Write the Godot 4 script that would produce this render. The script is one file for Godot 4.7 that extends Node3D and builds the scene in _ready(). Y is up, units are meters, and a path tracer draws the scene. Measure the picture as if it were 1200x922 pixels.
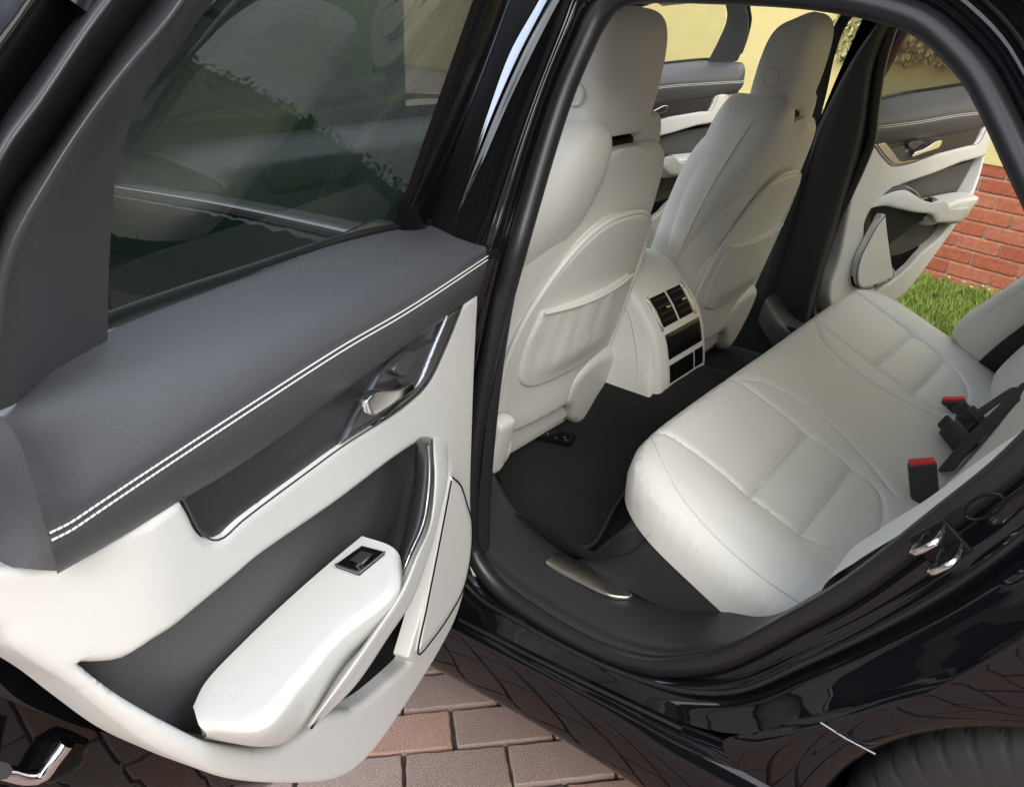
extends Node3D
# World frame: x runs to the rear of the car, y up, z out of the car's left side; metres.
# Trim outlines of the open rear door are (u, v, w): u along the door from its hinge, v height, w out of the trim.
var D := {
	"roll0": [-.0681, .9934, -.085, .0771, 1.0245, -.085, .271, 1.0502, -.085, .4389, 1.0629, -.085, .5616, 1.0722, -.085, .6344, 1.076, -.085, .6881, 1.0771, -.085, .731, 1.0785, -.085],
	"roll1": [-.062, .9954, -.068, .1157, 1.0249, -.068, .3012, 1.0469, -.068, .4639, 1.0595, -.068, .5832, 1.0673, -.068, .6542, 1.0696, -.068, .7061, 1.0712, -.068, .7513, 1.0714, -.068],
	"roll2": [-.0388, .9938, -.036, .1885, 1.0186, -.036, .3589, 1.0329, -.036, .5124, 1.0451, -.036, .6248, 1.0534, -.036, .6914, 1.0572, -.036, .7386, 1.0654, -.036, .7757, 1.0737, -.036],
	"roll3": [-.0128, .9887, -.012, .2395, 1.0054, -.012, .4027, 1.018, -.012, .5503, 1.0261, -.012, .6593, 1.0287, -.012, .7235, 1.0311, -.012, .7621, 1.0387, -.012, .7865, 1.0686, -.012],
	"roll4": [.0016, .982, -.001, .2679, .9931, -.001, .4237, 1.0027, -.001, .5694, 1.0074, -.001, .6766, 1.0102, -.001, .7362, 1.0118, -.001, .7686, 1.0158, -.001, .7926, 1.043, -.001],
	"roll5": [0, .97, 0, .2754, .9796, 0, .427, .9899, 0, .573, .9952, 0, .7074, .9989, 0, .7556, .9997, 0, .7772, 1.0001, 0, .7929, 1.0027, 0],
	"strip1": [.0089, .9516, .001, .1875, .9617, .001, .3756, .9732, .001, .5768, .9821, .001, .6842, .9872, .001, .7362, .9884, .001, .7737, .9905, .001, .7938, .9929, .001],
	"strip2": [.0088, .9169, -.008, .133, .924, -.008, .4404, .9368, -.008, .5708, .9434, -.008, .6221, .9477, -.008, .668, .9535, -.008, .7329, .9612, -.008, .7873, .9692, -.008],
	"strip3": [-.0335, .8985, -.024, .0957, .9048, -.024, .4154, .9191, -.024, .551, .9255, -.024, .6043, .9302, -.024, .652, .9364, -.024, .7195, .9447, -.024, .7759, .9532, -.024],
	"cap0": [.7757, 1.0737, -.036, .7865, 1.0686, -.012, .7926, 1.043, -.001, .7929, 1.0027, 0, .7938, .9929, .001, .7873, .9692, -.008],
	"cap1": [.7718, 1.0659, -.05, .781, 1.0564, -.03, .7891, 1.0306, -.018, .7893, .992, -.018, .7896, .9812, -.018, .7851, .9633, -.025],
	"cap2": [.7596, 1.0476, -.085, .7667, 1.0304, -.075, .77, .9995, -.07, .7771, .9664, -.065, .7785, .9587, -.065, .7812, .9518, -.065],
	"cap3": [.7417, 1.0201, -.14, .7452, .9968, -.14, .7507, .9665, -.14, .7591, .9333, -.14, .7614, .9254, -.14, .7637, .9174, -.14],
	"insert": [-.0125, .9049, -.016, .054, .9116, -.016, .1208, .8708, -.016, .1803, .8404, -.016, .2501, .839, -.016, .4141, .8625, -.016, .4784, .8691, -.016, .593, .8795, -.016, .6191, .8792, -.016, .6321, .8853, -.016, .6446, .9019, -.016, .6587, .9459, -.016, .6126, .9421, -.016, .5602, .9386, -.016, .4273, .9323, -.016, .1143, .9201, -.016],
	"insert_s": [0, 11],
	"trim": [.0088, .9169, -.008, .0191, .8127, -.008, .0261, .6954, -.008, .0292, .5493, -.008, .0151, .4838, -.008, .0217, .4372, -.008, .0489, .3918, -.008, .0953, .3531, -.008, .1688, .3413, -.008, .2826, .345, -.008, .3926, .3598, -.008, .451, .3845, -.008, .5011, .4258, -.008, .5967, .5341, -.008, .6688, .6278, -.008, .7084, .6927, -.0102, .7347, .7415, -.0199, .7563, .7961, -.0318, .771, .8364, -.0412, .7868, .8715, -.0517, .7956, .8945, -.0576, .7962, .9059, -.058, .8008, .9264, -.061, .8054, .9514, -.064, .8079, .981, -.0656, .791, .962, -.0545, .7798, .953, -.047, .7651, .945, -.0373, .726, .9536, -.016, .6671, .953, -.008, .6601, .933, -.008, .6532, .9098, -.008, .641, .8935, -.008, .6282, .8875, -.008, .6026, .8878, -.008, .4902, .8776, -.008, .4271, .8712, -.008, .2662, .8481, -.008, .1977, .8495, -.008, .1394, .8781, -.008, .0738, .9193, -.008],
	"trim_s": [0, 24, 27, 29],
	"hole": [.7637, .8547, -.0364, .7514, .8469, -.0289, .741, .842, -.0231, .7303, .8421, -.0178, .7174, .844, -.0128, .6124, .8356, -.008, .5903, .8342, -.008, .4348, .8058, -.008, .3091, .7871, -.008, .2415, .7735, -.008, .2061, .7615, -.008, .1714, .7405, -.008, .1376, .708, -.008, .1247, .674, -.008, .1348, .6309, -.008, .1552, .5729, -.008, .1886, .5237, -.008, .231, .4743, -.008, .2729, .4163, -.008, .3125, .4295, -.008, .384, .4579, -.008, .4399, .4877, -.008, .4882, .5284, -.008, .5384, .5532, -.008, .5813, .5783, -.008, .6396, .6378, -.008, .6818, .6914, -.008, .7127, .7438, -.0114, .7393, .7948, -.0222, .753, .8258, -.0298],
	"hole_s": [0, 18, 21],
	"pad": [.7522, .843, -.075, .7235, .8303, -.045, .6848, .8219, -.045, .5418, .808, -.045, .3732, .7794, -.045, .1637, .7497, -.045, .0881, .7112, -.045, .0625, .6108, -.045, .116, .5112, -.045, .1984, .4701, -.045, .3364, .4872, -.045, .4512, .488, -.045, .5343, .5168, -.045, .6, .5691, -.045, .6423, .6165, -.06, .7075, .7253, -.065, .7401, .7936, -.065],
	"pad_s": [0],
	"pocket": [.1044, .5058, -.035, .1617, .2969, -.035, .3662, .3714, -.035, .5084, .4851, -.035, .5542, .5427, -.035, .4211, .5223, -.035, .3008, .5231, -.035, .1859, .5302, -.035],
	"pocket_s": [0, 1, 2, 3],
	"arm0": [.3819, .72, -.0157, .4283, .72, -.0232, .5103, .72, -.0341, .5857, .72, -.0406, .6447, .72, -.0416, .6726, .72, -.0332],
	"arm1": [.3833, .7205, -.0079, .4344, .7205, -.0106, .5165, .7205, -.0215, .592, .7205, -.0289, .6487, .7205, -.0326, .6773, .7205, -.0275],
	"arm2": [.3849, .7198, .0184, .4636, .7198, .0458, .5543, .7198, .0266, .6215, .7198, .0187, .6686, .7198, .0049, .6848, .7198, -.0188],
	"arm3": [.3883, .7182, .0315, .4577, .7182, .0597, .5369, .7182, .0393, .6077, .7182, .0352, .665, .7182, .0296, .6871, .7182, -.0154],
	"arm4": [.3895, .71, .0392, .454, .71, .067, .5361, .71, .0467, .6079, .71, .043, .665, .71, .0371, .6861, .71, -.0106],
	"arm5": [.3791, .6736, .03, .3935, .6486, .034, .5188, .6448, .028, .5893, .6286, .022, .6228, .6352, .016, .671, .6772, -.03],
	"arm6": [.3791, .6776, -.045, .3935, .6526, -.045, .5188, .6488, -.045, .5893, .6326, -.045, .6228, .6392, -.045, .6526, .6479, -.047],
	"grip0": [.1715, .7505, -.04, .1931, .7457, -.03, .2011, .695, -.03, .2294, .6395, -.03, .2652, .5969, -.03, .2866, .5598, -.03],
	"grip1": [.1895, .7619, -.03, .2545, .7839, .002, .2826, .7523, .012, .3219, .7129, .02, .3575, .6821, .022, .3698, .653, .02],
	"grip2": [.1747, .7553, -.025, .2564, .7862, .014, .2949, .7637, .03, .3386, .7263, .04, .378, .705, .042, .3938, .6706, .036],
	"grip3": [.1543, .742, -.025, .2404, .7751, .014, .2784, .7546, .032, .3203, .7149, .042, .3658, .6968, .044, .3935, .6657, .038],
	"chrome": [.2528, .7847, .016, .2928, .7637, .035, .3343, .7248, .045, .3788, .7069, .047, .4014, .6728, .041],
	"band0": [.1404, .7338, -.03, .2173, .7583, .006, .2465, .7332, .02, .3039, .7044, .038, .3791, .7091, .054, .4161, .6849, .052, .4756, .6755, .05, .552, .674, .05, .6026, .647, .036],
	"band1": [.1452, .7402, -.025, .241, .7737, .018, .2809, .7575, .038, .3352, .7296, .056, .4093, .7344, .072, .4448, .71, .07, .5018, .7013, .068, .5705, .6962, .066, .6131, .6642, .048],
	"band2": [.1173, .7259, -.025, .2082, .7542, .016, .2516, .7399, .036, .3179, .7203, .054, .3915, .7161, .07, .433, .6877, .068, .4856, .6806, .066, .5556, .6722, .062, .6005, .6516, .044],
	"band3": [.0862, .7029, -.03, .1748, .726, .008, .2215, .7178, .028, .2919, .7027, .046, .365, .6909, .062, .4085, .6606, .06, .4613, .6545, .058, .5368, .6462, .054, .5862, .6366, .038],
	"band4": [.0862, .7069, -.052, .1748, .73, -.014, .2215, .7218, .006, .2919, .7067, .024, .365, .6949, .04, .4085, .6646, .038, .4613, .6585, .036, .5368, .6502, .032, .5862, .6406, .016],
	"cover": [.1812, .6995, .02, .1518, .6677, .02, .1234, .612, .02, .1043, .5675, .02, .1062, .5052, .02, .1348, .4608, .02, .181, .4541, .02, .2561, .4614, .02, .3035, .4737, .02, .2752, .5306, .02, .2221, .6226, .02],
	"cover_s": [0, 8],
	"cover_edge": [.1733, .6994, .014, .1605, .6788, .014, .2054, .6096, .014, .2595, .516, .014, .297, .4609, .014, .3114, .4594, .014, .327, .4817, .014, .2797, .5292, .014, .2269, .6122, .014, .1922, .6829, .014],
	"cover_edge_s": [0, 1, 5, 6],
	"cover_gap": [.1814, .6871, .004, .1529, .6562, .004, .1253, .6021, .004, .1067, .559, .004, .1086, .4986, .004, .1364, .4555, .004, .1811, .449, .004, .254, .4561, .004, .3, .4681, .004, .2725, .5232, .004, .221, .6124, .004],
	"cover_gap_s": [0, 8],
	"gap_cover": [.18, .6958, .0195, .1472, .6618, .0195, .1185, .6072, .0195, .0992, .5641, .0195, .1011, .5014, .0195, .1299, .4569, .0195, .1763, .4484, .0195, .252, .4544, .0195, .3054, .472, .0195, .2742, .5296, .0195, .221, .6217, .0195, .1832, .6919, .0195],
	"gap_edge": [.1679, .6922, .009, .1838, .6737, .009, .2188, .6052, .009, .272, .5214, .009, .3198, .4734, .009],
	"gap_band": [.1404, .7338, -.024, .2173, .7583, .012, .2465, .7332, .026, .3039, .7044, .044, .3791, .7091, .06, .4161, .6849, .058, .4756, .6755, .056, .552, .674, .056, .6026, .647, .042],
	"bezel": [.4217, .8711, -.01, .364, .9012, -.01, .327, .9167, -.01, .2585, .9112, -.01, .1638, .8997, -.01, .1316, .8825, -.01, .1933, .8485, -.01, .2621, .847, -.01],
	"bezel_s": [0, 4],
	"bezel_chrome": [.1318, .9251, -.006, .0755, .9202, -.006, .138, .8766, -.006, .1966, .8482, -.006, .2678, .848, -.006, .3524, .8596, -.006, .2938, .8614, -.006, .234, .8608, -.006, .1814, .8935, -.006],
	"bezel_chrome_s": [0, 1, 5],
	"lever": [.4013, .9195, .012, .3795, .92, .012, .3188, .8983, .012, .2754, .8876, .008, .2644, .8706, .006, .3105, .882, .012, .3855, .8945, .014, .395, .9012, .014],
	"lever_s": [0, 3, 4, 6],
	"lock": [.3113, .9175, 0, .2544, .9194, 0, .2424, .9076, 0, .2802, .894, 0],
	"edge_line": [.0837, .9245, -.004, .1456, .8825, -.004, .2037, .8541, -.004, .2742, .8526, -.004, .4336, .8755, -.004, .4961, .8819, -.004, .6074, .892, -.004, .6328, .8917, -.004, .6454, .8976, -.004, .6575, .9137, -.004, .6712, .9565, -.004],
	"switch": [.4471, .7225, -.0144, .4045, .7225, -.0033, .4049, .7225, .0275, .4507, .7225, .0185],
	"rocker": [.4408, .7245, 0, .42, .7245, .0052, .4209, .7245, .0203, .4414, .7245, .0157],
	"blue": [.3092, .4175, -.028, .2786, .4127, -.028, .2733, .4044, -.028, .3016, .4086, -.028],
	"f0": [.6462, 1.05, -.08, .6525, 1.0899, -.0641, .6607, 1.1447, -.0421, .665, 1.2141, -.0144, .6526, 1.25, 0, .6151, 1.2928, .0171, .5991, 1.3109, .0243, .5709, 1.3398, .0359],
	"f1": [.7065, 1.059, -.0694, .7079, 1.095, -.055, .7073, 1.1404, -.0368, .7005, 1.192, -.0162, .6827, 1.2327, .0001, .6508, 1.2739, .0166, .6333, 1.297, .0258, .6061, 1.3357, .0413],
	"f2": [.7787, 1.078, -.0368, .7805, 1.1231, -.0188, .7756, 1.1799, .004, .7516, 1.223, .0212, .7264, 1.2557, .0343, .7012, 1.2812, .0445, .6768, 1.3032, .0533, .6532, 1.3317, .0647],
	"f3": [.7678, 1.0743, -.0663, .7691, 1.1253, -.0459, .7573, 1.1953, -.0179, .7221, 1.2377, -.0009, .6867, 1.2828, .0171, .6742, 1.2956, .0223, .6598, 1.3105, .0282, .6396, 1.3331, .0373],
	"f4": [.7998, 1.1117, -.0353, .7939, 1.1699, -.012, .7743, 1.2341, .0136, .7504, 1.2639, .0256, .7263, 1.2951, .0381, .7203, 1.3022, .0409, .7128, 1.3105, .0442, .695, 1.3308, .0523],
	"f5": [.7706, 1.1151, -.077, .7644, 1.1922, -.0461, .737, 1.2457, -.0247, .7162, 1.2712, -.0145, .6949, 1.2958, -.0047, .6894, 1.3012, -.0025, .6824, 1.3094, .0008, .6645, 1.3315, .0096],
	"f6": [.7821, 1.1431, -.0658, .7731, 1.2285, -.0316, .7541, 1.2627, -.0179, .7397, 1.2837, -.0095, .7299, 1.2964, -.0045, .726, 1.3014, -.0024, .7201, 1.3091, .0006, .7025, 1.3297, .0089],
	"f7": [.772, 1.1704, -.0749, .7624, 1.2439, -.0454, .7531, 1.2746, -.0331, .7386, 1.2935, -.0256, .7288, 1.3041, -.0213, .7237, 1.3084, -.0196, .7188, 1.3148, -.0171, .6982, 1.3346, -.0092],
	"u0": [.125, .985, -.096, .125, 1.02, -.096, .125, 1.1, -.064, .125, 1.2, -.024, .125, 1.3, .016, .125, 1.37, .044],
	"u1": [.112, .985, -.082, .112, 1.02, -.082, .112, 1.1, -.05, .112, 1.2, -.01, .112, 1.3, .03, .112, 1.37, .058],
	"u2": [.03, .985, -.082, .03, 1.02, -.082, .03, 1.1, -.05, .03, 1.2, -.01, .03, 1.3, .03, .03, 1.37, .058],
	"u3": [-.01, .985, -.14, -.01, 1.02, -.14, -.01, 1.1, -.108, -.01, 1.2, -.068, -.01, 1.3, -.028, -.01, 1.37, 0],
	"glass": [.6641, 1.0782, -.0767, .6667, 1.1453, -.0499, .6664, 1.2237, -.0185, .6483, 1.2545, -.0062, .6114, 1.3003, .0121, .5755, 1.3395, .0278, .45, 1.375, .042, .25, 1.385, .046, .06, 1.38, .044, .055, 1.2, -.028, .06, 1, -.108, .3, 1.03, -.096],
	"glass_s": [0, 8, 10],
	"latch_plate": [.751, .7245, -.112, .7319, .7185, -.112, .7186, .6932, -.112, .7335, .6743, -.112, .7648, .6868, -.112, .7781, .7102, -.112],
	"latch_plate_s": [0, 1, 2, 3, 4, 5],
	"latch": [.8074, .7621, -.1, .7908, .7357, -.1, .782, .7296, -.095, .7722, .7388, -.09, .7605, .7481, -.085],
}
var mats := {}
var car: Node3D
var rng := RandomNumberGenerator.new()

class Buf:
	var v := PackedVector3Array()
	var ix := PackedInt32Array()
	func tri(a: int, b: int, c: int) -> void:
		ix.append(a); ix.append(b); ix.append(c)
	func quad(a: Vector3, b: Vector3, c: Vector3, d: Vector3) -> void:
		var n := v.size()
		v.append(a); v.append(b); v.append(c); v.append(d)
		tri(n, n + 1, n + 2); tri(n, n + 2, n + 3)
	func grid(rows: Array, wrap := false) -> void:
		var base := v.size()
		var n: int = rows[0].size()
		for r in rows:
			for p in r:
				v.append(p)
		for i in rows.size() - 1:
			for j in (n if wrap else n - 1):
				var j2 := (j + 1) % n
				var a := base + i * n + j
				var b := base + i * n + j2
				var c := base + (i + 1) * n + j2
				var d := base + (i + 1) * n + j
				tri(a, b, c); tri(a, c, d)
	func fan(ring: PackedVector3Array) -> void:
		var c := Vector3.ZERO
		for p in ring:
			c += p
		var n := v.size()
		v.append(c / ring.size())
		for p in ring:
			v.append(p)
		for i in ring.size():
			tri(n, n + 1 + i, n + 1 + (i + 1) % ring.size())
	func rbox(c: Vector3, h: Vector3, r: float, b := Basis.IDENTITY) -> void:
		for ax in 3:
			for s in [-1.0, 1.0]:
				var a1 := (ax + 1) % 3
				var a2 := (ax + 2) % 3
				var rows := []
				for t1 in [-1.0, -.7, 0.0, 1.0, 1.7, 2.0]:
					var row := PackedVector3Array()
					for t2 in [-1.0, -.7, 0.0, 1.0, 1.7, 2.0]:
						var p := Vector3.ZERO
						p[ax] = s * h[ax]
						p[a1] = edge(t1, h[a1], r)
						p[a2] = edge(t2, h[a2], r)
						var q := Vector3(clampf(p.x, -h.x + r, h.x - r), clampf(p.y, -h.y + r, h.y - r), clampf(p.z, -h.z + r, h.z - r))
						var d := p - q
						if d.length() > 1e-6:
							p = q + d.normalized() * r
						row.append(c + b * p)
					rows.append(row)
				grid(rows)
	func edge(t: float, h: float, r: float) -> float:
		if t <= 0.0:
			return -h + r * (1.0 + t)
		if t >= 1.0:
			return h - r + r * (t - 1.0)
		return 0.0
	func tube(path: PackedVector3Array, r: float, sides := 8, closed := false, flat := 1.0, up := Vector3.ZERO) -> void:
		var rows := []
		var n := path.size()
		var ref := Vector3.UP
		for i in n:
			var a := path[(i - 1 + n) % n] if (closed or i > 0) else path[i]
			var b := path[(i + 1) % n] if (closed or i < n - 1) else path[i]
			var t := (b - a).normalized()
			if up != Vector3.ZERO:
				ref = up
			elif i == 0:
				ref = Vector3.UP if absf(t.y) < .9 else Vector3.RIGHT
			var x := ref.cross(t).normalized()
			var y := t.cross(x)
			ref = y
			var row := PackedVector3Array()
			for k in sides:
				var g := TAU * k / sides
				row.append(path[i] + x * cos(g) * r + y * sin(g) * r * flat)
			rows.append(row)
		if closed:
			rows.append(rows[0])
		grid(rows, true)
		if not closed:
			fan(rows[0]); fan(rows[-1])
	func mesh(T := Transform3D.IDENTITY) -> ArrayMesh:
		var p := v.duplicate()
		for i in p.size():
			p[i] = T * p[i]
		var nm := PackedVector3Array()
		nm.resize(p.size())
		for i in range(0, ix.size(), 3):
			var n := (p[ix[i + 2]] - p[ix[i]]).cross(p[ix[i + 1]] - p[ix[i]])
			nm[ix[i]] += n; nm[ix[i + 1]] += n; nm[ix[i + 2]] += n
		for i in nm.size():
			nm[i] = nm[i].normalized() if nm[i].length_squared() > 1e-20 else Vector3.UP
		var arr := []
		arr.resize(Mesh.ARRAY_MAX)
		arr[Mesh.ARRAY_VERTEX] = p
		arr[Mesh.ARRAY_NORMAL] = nm
		arr[Mesh.ARRAY_INDEX] = ix
		var m := ArrayMesh.new()
		m.add_surface_from_arrays(Mesh.PRIMITIVE_TRIANGLES, arr)
		return m

# ------------------------------------------------------------------ shape helpers
func pts(key: String) -> PackedVector3Array:
	var a: Array = D[key]
	var o := PackedVector3Array()
	for i in range(0, a.size(), 3):
		o.append(Vector3(a[i], a[i + 1], a[i + 2]))
	return o

func curve(p: PackedVector3Array, step: float, closed := false, sharp := [], count := 0) -> PackedVector3Array:
	var n := p.size()
	var dense := PackedVector3Array()
	for i in (n if closed else n - 1):
		var p1 := p[i]
		var p2 := p[(i + 1) % n]
		var p0 := p1 * 2 - p2
		var p3 := p2 * 2 - p1
		if (closed or i > 0) and not sharp.has(i):
			p0 = p[(i - 1 + n) % n]
		if (closed or i < n - 2) and not sharp.has((i + 1) % n):
			p3 = p[(i + 2) % n]
		var t1 := sqrt(maxf(p0.distance_to(p1), 1e-5))
		var t2 := sqrt(maxf(p1.distance_to(p2), 1e-5))
		var t3 := sqrt(maxf(p2.distance_to(p3), 1e-5))
		for k in 10:
			dense.append(p1.cubic_interpolate_in_time(p2, p0, p3, k / 10.0, t2, -t1, t2 + t3))
	dense.append(p[0] if closed else p[n - 1])
	var length := 0.0
	for i in dense.size() - 1:
		length += dense[i].distance_to(dense[i + 1])
	var m := count if count > 0 else maxi(3, int(ceil(length / step)) + (0 if closed else 1))
	var out := PackedVector3Array()
	var want := length / (m if closed else m - 1)
	var run := 0.0
	var at := 0
	for k in m:
		var goal := want * k
		while at < dense.size() - 2 and run + dense[at].distance_to(dense[at + 1]) < goal:
			run += dense[at].distance_to(dense[at + 1])
			at += 1
		var seg := dense[at].distance_to(dense[at + 1])
		out.append(dense[at].lerp(dense[at + 1], clampf((goal - run) / maxf(seg, 1e-9), 0, 1)))
	return out

func loft(b: Buf, rails: Array, n: int, sub := 4, wrap := false) -> void:
	var rr := []
	for r in rails:
		rr.append(curve(r, 0, wrap, [], n))
	b.grid(across(rr, sub), wrap)

func across(rr: Array, sub: int) -> Array:
	var rows := []
	var n: int = rr[0].size()
	for i in rr.size():
		if i == rr.size() - 1:
			rows.append(rr[i])
			break
		for k in sub:
			var row := PackedVector3Array()
			for j in n:
				var p1: Vector3 = rr[i][j]
				var p2: Vector3 = rr[i + 1][j]
				var p0: Vector3 = rr[i - 1][j] if i > 0 else p1 * 2 - p2
				var p3: Vector3 = rr[i + 2][j] if i < rr.size() - 2 else p2 * 2 - p1
				var t1 := sqrt(maxf(p0.distance_to(p1), 1e-5))
				var t2 := sqrt(maxf(p1.distance_to(p2), 1e-5))
				var t3 := sqrt(maxf(p2.distance_to(p3), 1e-5))
				row.append(p1.cubic_interpolate_in_time(p2, p0, p3, float(k) / sub, t2, -t1, t2 + t3))
			rows.append(row)
	return rows

func plate_spline(c: PackedVector3Array) -> PackedFloat64Array:
	# coefficients of a thin-plate spline through (x, y) -> z
	var n := c.size()
	var m := n + 3
	var a := []
	for i in m:
		var row := PackedFloat64Array()
		row.resize(m + 1)
		a.append(row)
	for i in n:
		for j in n:
			var d2 := (c[i].x - c[j].x) ** 2 + (c[i].y - c[j].y) ** 2
			a[i][j] = d2 * log(d2) if d2 > 1e-12 else 0.0005
		a[i][n] = 1.0; a[i][n + 1] = c[i].x; a[i][n + 2] = c[i].y; a[i][m] = c[i].z
		a[n][i] = 1.0; a[n + 1][i] = c[i].x; a[n + 2][i] = c[i].y
	for k in m:
		var best := k
		for i in range(k + 1, m):
			if absf(a[i][k]) > absf(a[best][k]):
				best = i
		var sw = a[k]; a[k] = a[best]; a[best] = sw
		var rk: PackedFloat64Array = a[k]
		for i in range(k + 1, m):
			var ri: PackedFloat64Array = a[i]
			var g := ri[k] / rk[k]
			if g != 0.0:
				for j in range(k, m + 1):
					ri[j] -= g * rk[j]
				a[i] = ri
	var s := PackedFloat64Array()
	s.resize(m)
	for i in range(m - 1, -1, -1):
		var t: float = a[i][m]
		for j in range(i + 1, m):
			t -= a[i][j] * s[j]
		s[i] = t / a[i][i]
	return s

func plate_at(c: PackedVector3Array, s: PackedFloat64Array, x: float, y: float) -> float:
	var n := c.size()
	var t := s[n] + s[n + 1] * x + s[n + 2] * y
	for i in n:
		var d2 := (c[i].x - x) ** 2 + (c[i].y - y) ** 2
		if d2 > 1e-12:
			t += s[i] * d2 * log(d2)
	return t

func flat2(p: PackedVector3Array) -> PackedVector2Array:
	var o := PackedVector2Array()
	for q in p:
		o.append(Vector2(q.x, q.y))
	return o

# a panel: outline (and holes) in its own plane, height wf(x, y), edges rounded by r, sides going back by depth
func slab(b: Buf, outline: PackedVector3Array, o := {}) -> void:
	var sp: float = o.get("sp", .012)
	var r: float = o.get("r", .006)
	var depth: float = o.get("depth", .02)
	var T: Transform3D = o.get("T", Transform3D.IDENTITY)
	var loops := [flat2(curve(outline, sp * .7, true, o.get("sharp", [])))]
	for h in o.get("holes", []):
		loops.append(flat2(curve(h[0], sp * .7, true, h[1])))
	var wf: Callable = func(_x, _y): return 0.0
	if o.has("wf"):
		wf = o.wf
	else:
		var c := PackedVector3Array(outline)
		for h in o.get("holes", []):
			c.append_array(h[0])
		c.append_array(o.get("ctrl", PackedVector3Array()))
		var lo := c[0].z
		var hi := c[0].z
		for q in c:
			lo = minf(lo, q.z); hi = maxf(hi, q.z)
		if hi - lo < 1e-5:
			wf = func(_x, _y): return lo
		else:
			var s := plate_spline(c)
			wf = func(x, y): return plate_at(c, s, x, y)
	var P := PackedVector2Array()
	var Rd := PackedFloat32Array()      # distance to the edge, capped at r
	for l in loops:
		for q in l:
			P.append(q); Rd.append(0.0)
	var nb := P.size()
	var box := Rect2(loops[0][0], Vector2.ZERO)
	for q in loops[0]:
		box = box.expand(q)
	var cand := PackedVector2Array()
	for li in loops.size():
		for f in [.12, .35, .65, 1.0]:
			var got := Geometry2D.offset_polygon(loops[li], (-r if li == 0 else r) * f)
			for g in got:
				var m := maxi(6, int(g.size()))
				for i in g.size():
					var e := g[(i + 1) % g.size()] - g[i]
					var k := maxi(1, int(round(e.length() / (sp * .9))))
					for t in k:
						cand.append(g[i] + e * (float(t) / k))
	var gs := sp * 1.3
	var local := RandomNumberGenerator.new()
	local.seed = 5
	var iy := 0
	var y := box.position.y + gs * .5
	while y < box.end.y:
		var x := box.position.x + (gs * .5 if iy % 2 == 0 else gs)
		while x < box.end.x:
			cand.append(Vector2(x + local.randf_range(-.12, .12) * gs, y + local.randf_range(-.12, .12) * gs))
			x += gs
		y += gs * .87
		iy += 1
	cand.append_array(o.get("extra", PackedVector2Array()))
	var seen := {}
	for q in cand:
		if not Geometry2D.is_point_in_polygon(q, loops[0]):
			continue
		var bad := false
		for li in range(1, loops.size()):
			if Geometry2D.is_point_in_polygon(q, loops[li]):
				bad = true
		if bad:
			continue
		var key := Vector2i((q / (sp * .16)).round())
		var close := false
		for kx in [-1, 0, 1]:
			for ky in [-1, 0, 1]:
				var nk := key + Vector2i(kx, ky)
				if seen.has(nk) and q.distance_to(seen[nk]) < sp * .16:
					close = true
		if close:
			continue
		seen[key] = q
		var best := 1e9
		for l in loops:
			var prev: Vector2 = l[l.size() - 1]
			for w in l:
				if absf(w.x - q.x) < r + .03 and absf(w.y - q.y) < r + .03:
					best = minf(best, q.distance_squared_to(Geometry2D.get_closest_point_to_segment(q, prev, w)))
				prev = w
		best = sqrt(best)
		if best < minf(r * .08, sp * .15) + .0003:
			continue
		P.append(q); Rd.append(best)
	var tris := Geometry2D.triangulate_delaunay(P)
	var base := b.v.size()
	for i in P.size():
		var d := minf(Rd[i], r)
		var w: float = wf.call(P[i].x, P[i].y) - (r - sqrt(maxf(0.0, r * r - (r - d) * (r - d))))
		b.v.append(T * Vector3(P[i].x, P[i].y, w))
	var once := {}
	for i in range(0, tris.size(), 3):
		var c := (P[tris[i]] + P[tris[i + 1]] + P[tris[i + 2]]) / 3.0
		if not Geometry2D.is_point_in_polygon(c, loops[0]):
			continue
		var bad := false
		for li in range(1, loops.size()):
			if Geometry2D.is_point_in_polygon(c, loops[li]):
				bad = true
		if bad:
			continue
		var cr := (P[tris[i + 1]] - P[tris[i]]).cross(P[tris[i + 2]] - P[tris[i]])
		if absf(cr) < 1e-10:
			continue
		var e := [tris[i], tris[i + 2], tris[i + 1]] if cr > 0 else [tris[i], tris[i + 1], tris[i + 2]]
		b.tri(base + e[0], base + e[1], base + e[2])
		for k in 3:
			once[Vector2i(e[k], e[(k + 1) % 3])] = true
	# close any gap the triangulation left inside
	var follow := {}
	for d in once:
		if once.has(Vector2i(d.y, d.x)) or (d.x < nb and d.y < nb):
			continue
		follow[d.y] = d.x
	while not follow.is_empty():
		var start: int = follow.keys()[0]
		var ring := [start]
		var at: int = follow[start]
		follow.erase(start)
		while at != start and follow.has(at) and ring.size() < 12:
			ring.append(at)
			var nx: int = follow[at]
			follow.erase(at)
			at = nx
		if at == start and ring.size() > 2:
			for k in range(1, ring.size() - 1):
				b.tri(base + ring[0], base + ring[k], base + ring[k + 1])
	if depth > 0:
		var first := base
		for l in loops:
			var m: int = l.size()
			var low := b.v.size()
			for q in l:
				b.v.append(T * Vector3(q.x, q.y, wf.call(q.x, q.y) - r - depth))
			var area := 0.0
			for i in m:
				area += l[i].cross(l[(i + 1) % m])
			var keep := (area > 0) == (first == base)
			for i in m:
				var j := (i + 1) % m
				if keep:
					b.tri(first + i, first + j, low + j)
					b.tri(first + i, low + j, low + i)
				else:
					b.tri(first + i, low + j, first + j)
					b.tri(first + i, low + i, low + j)
			first += m

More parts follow.
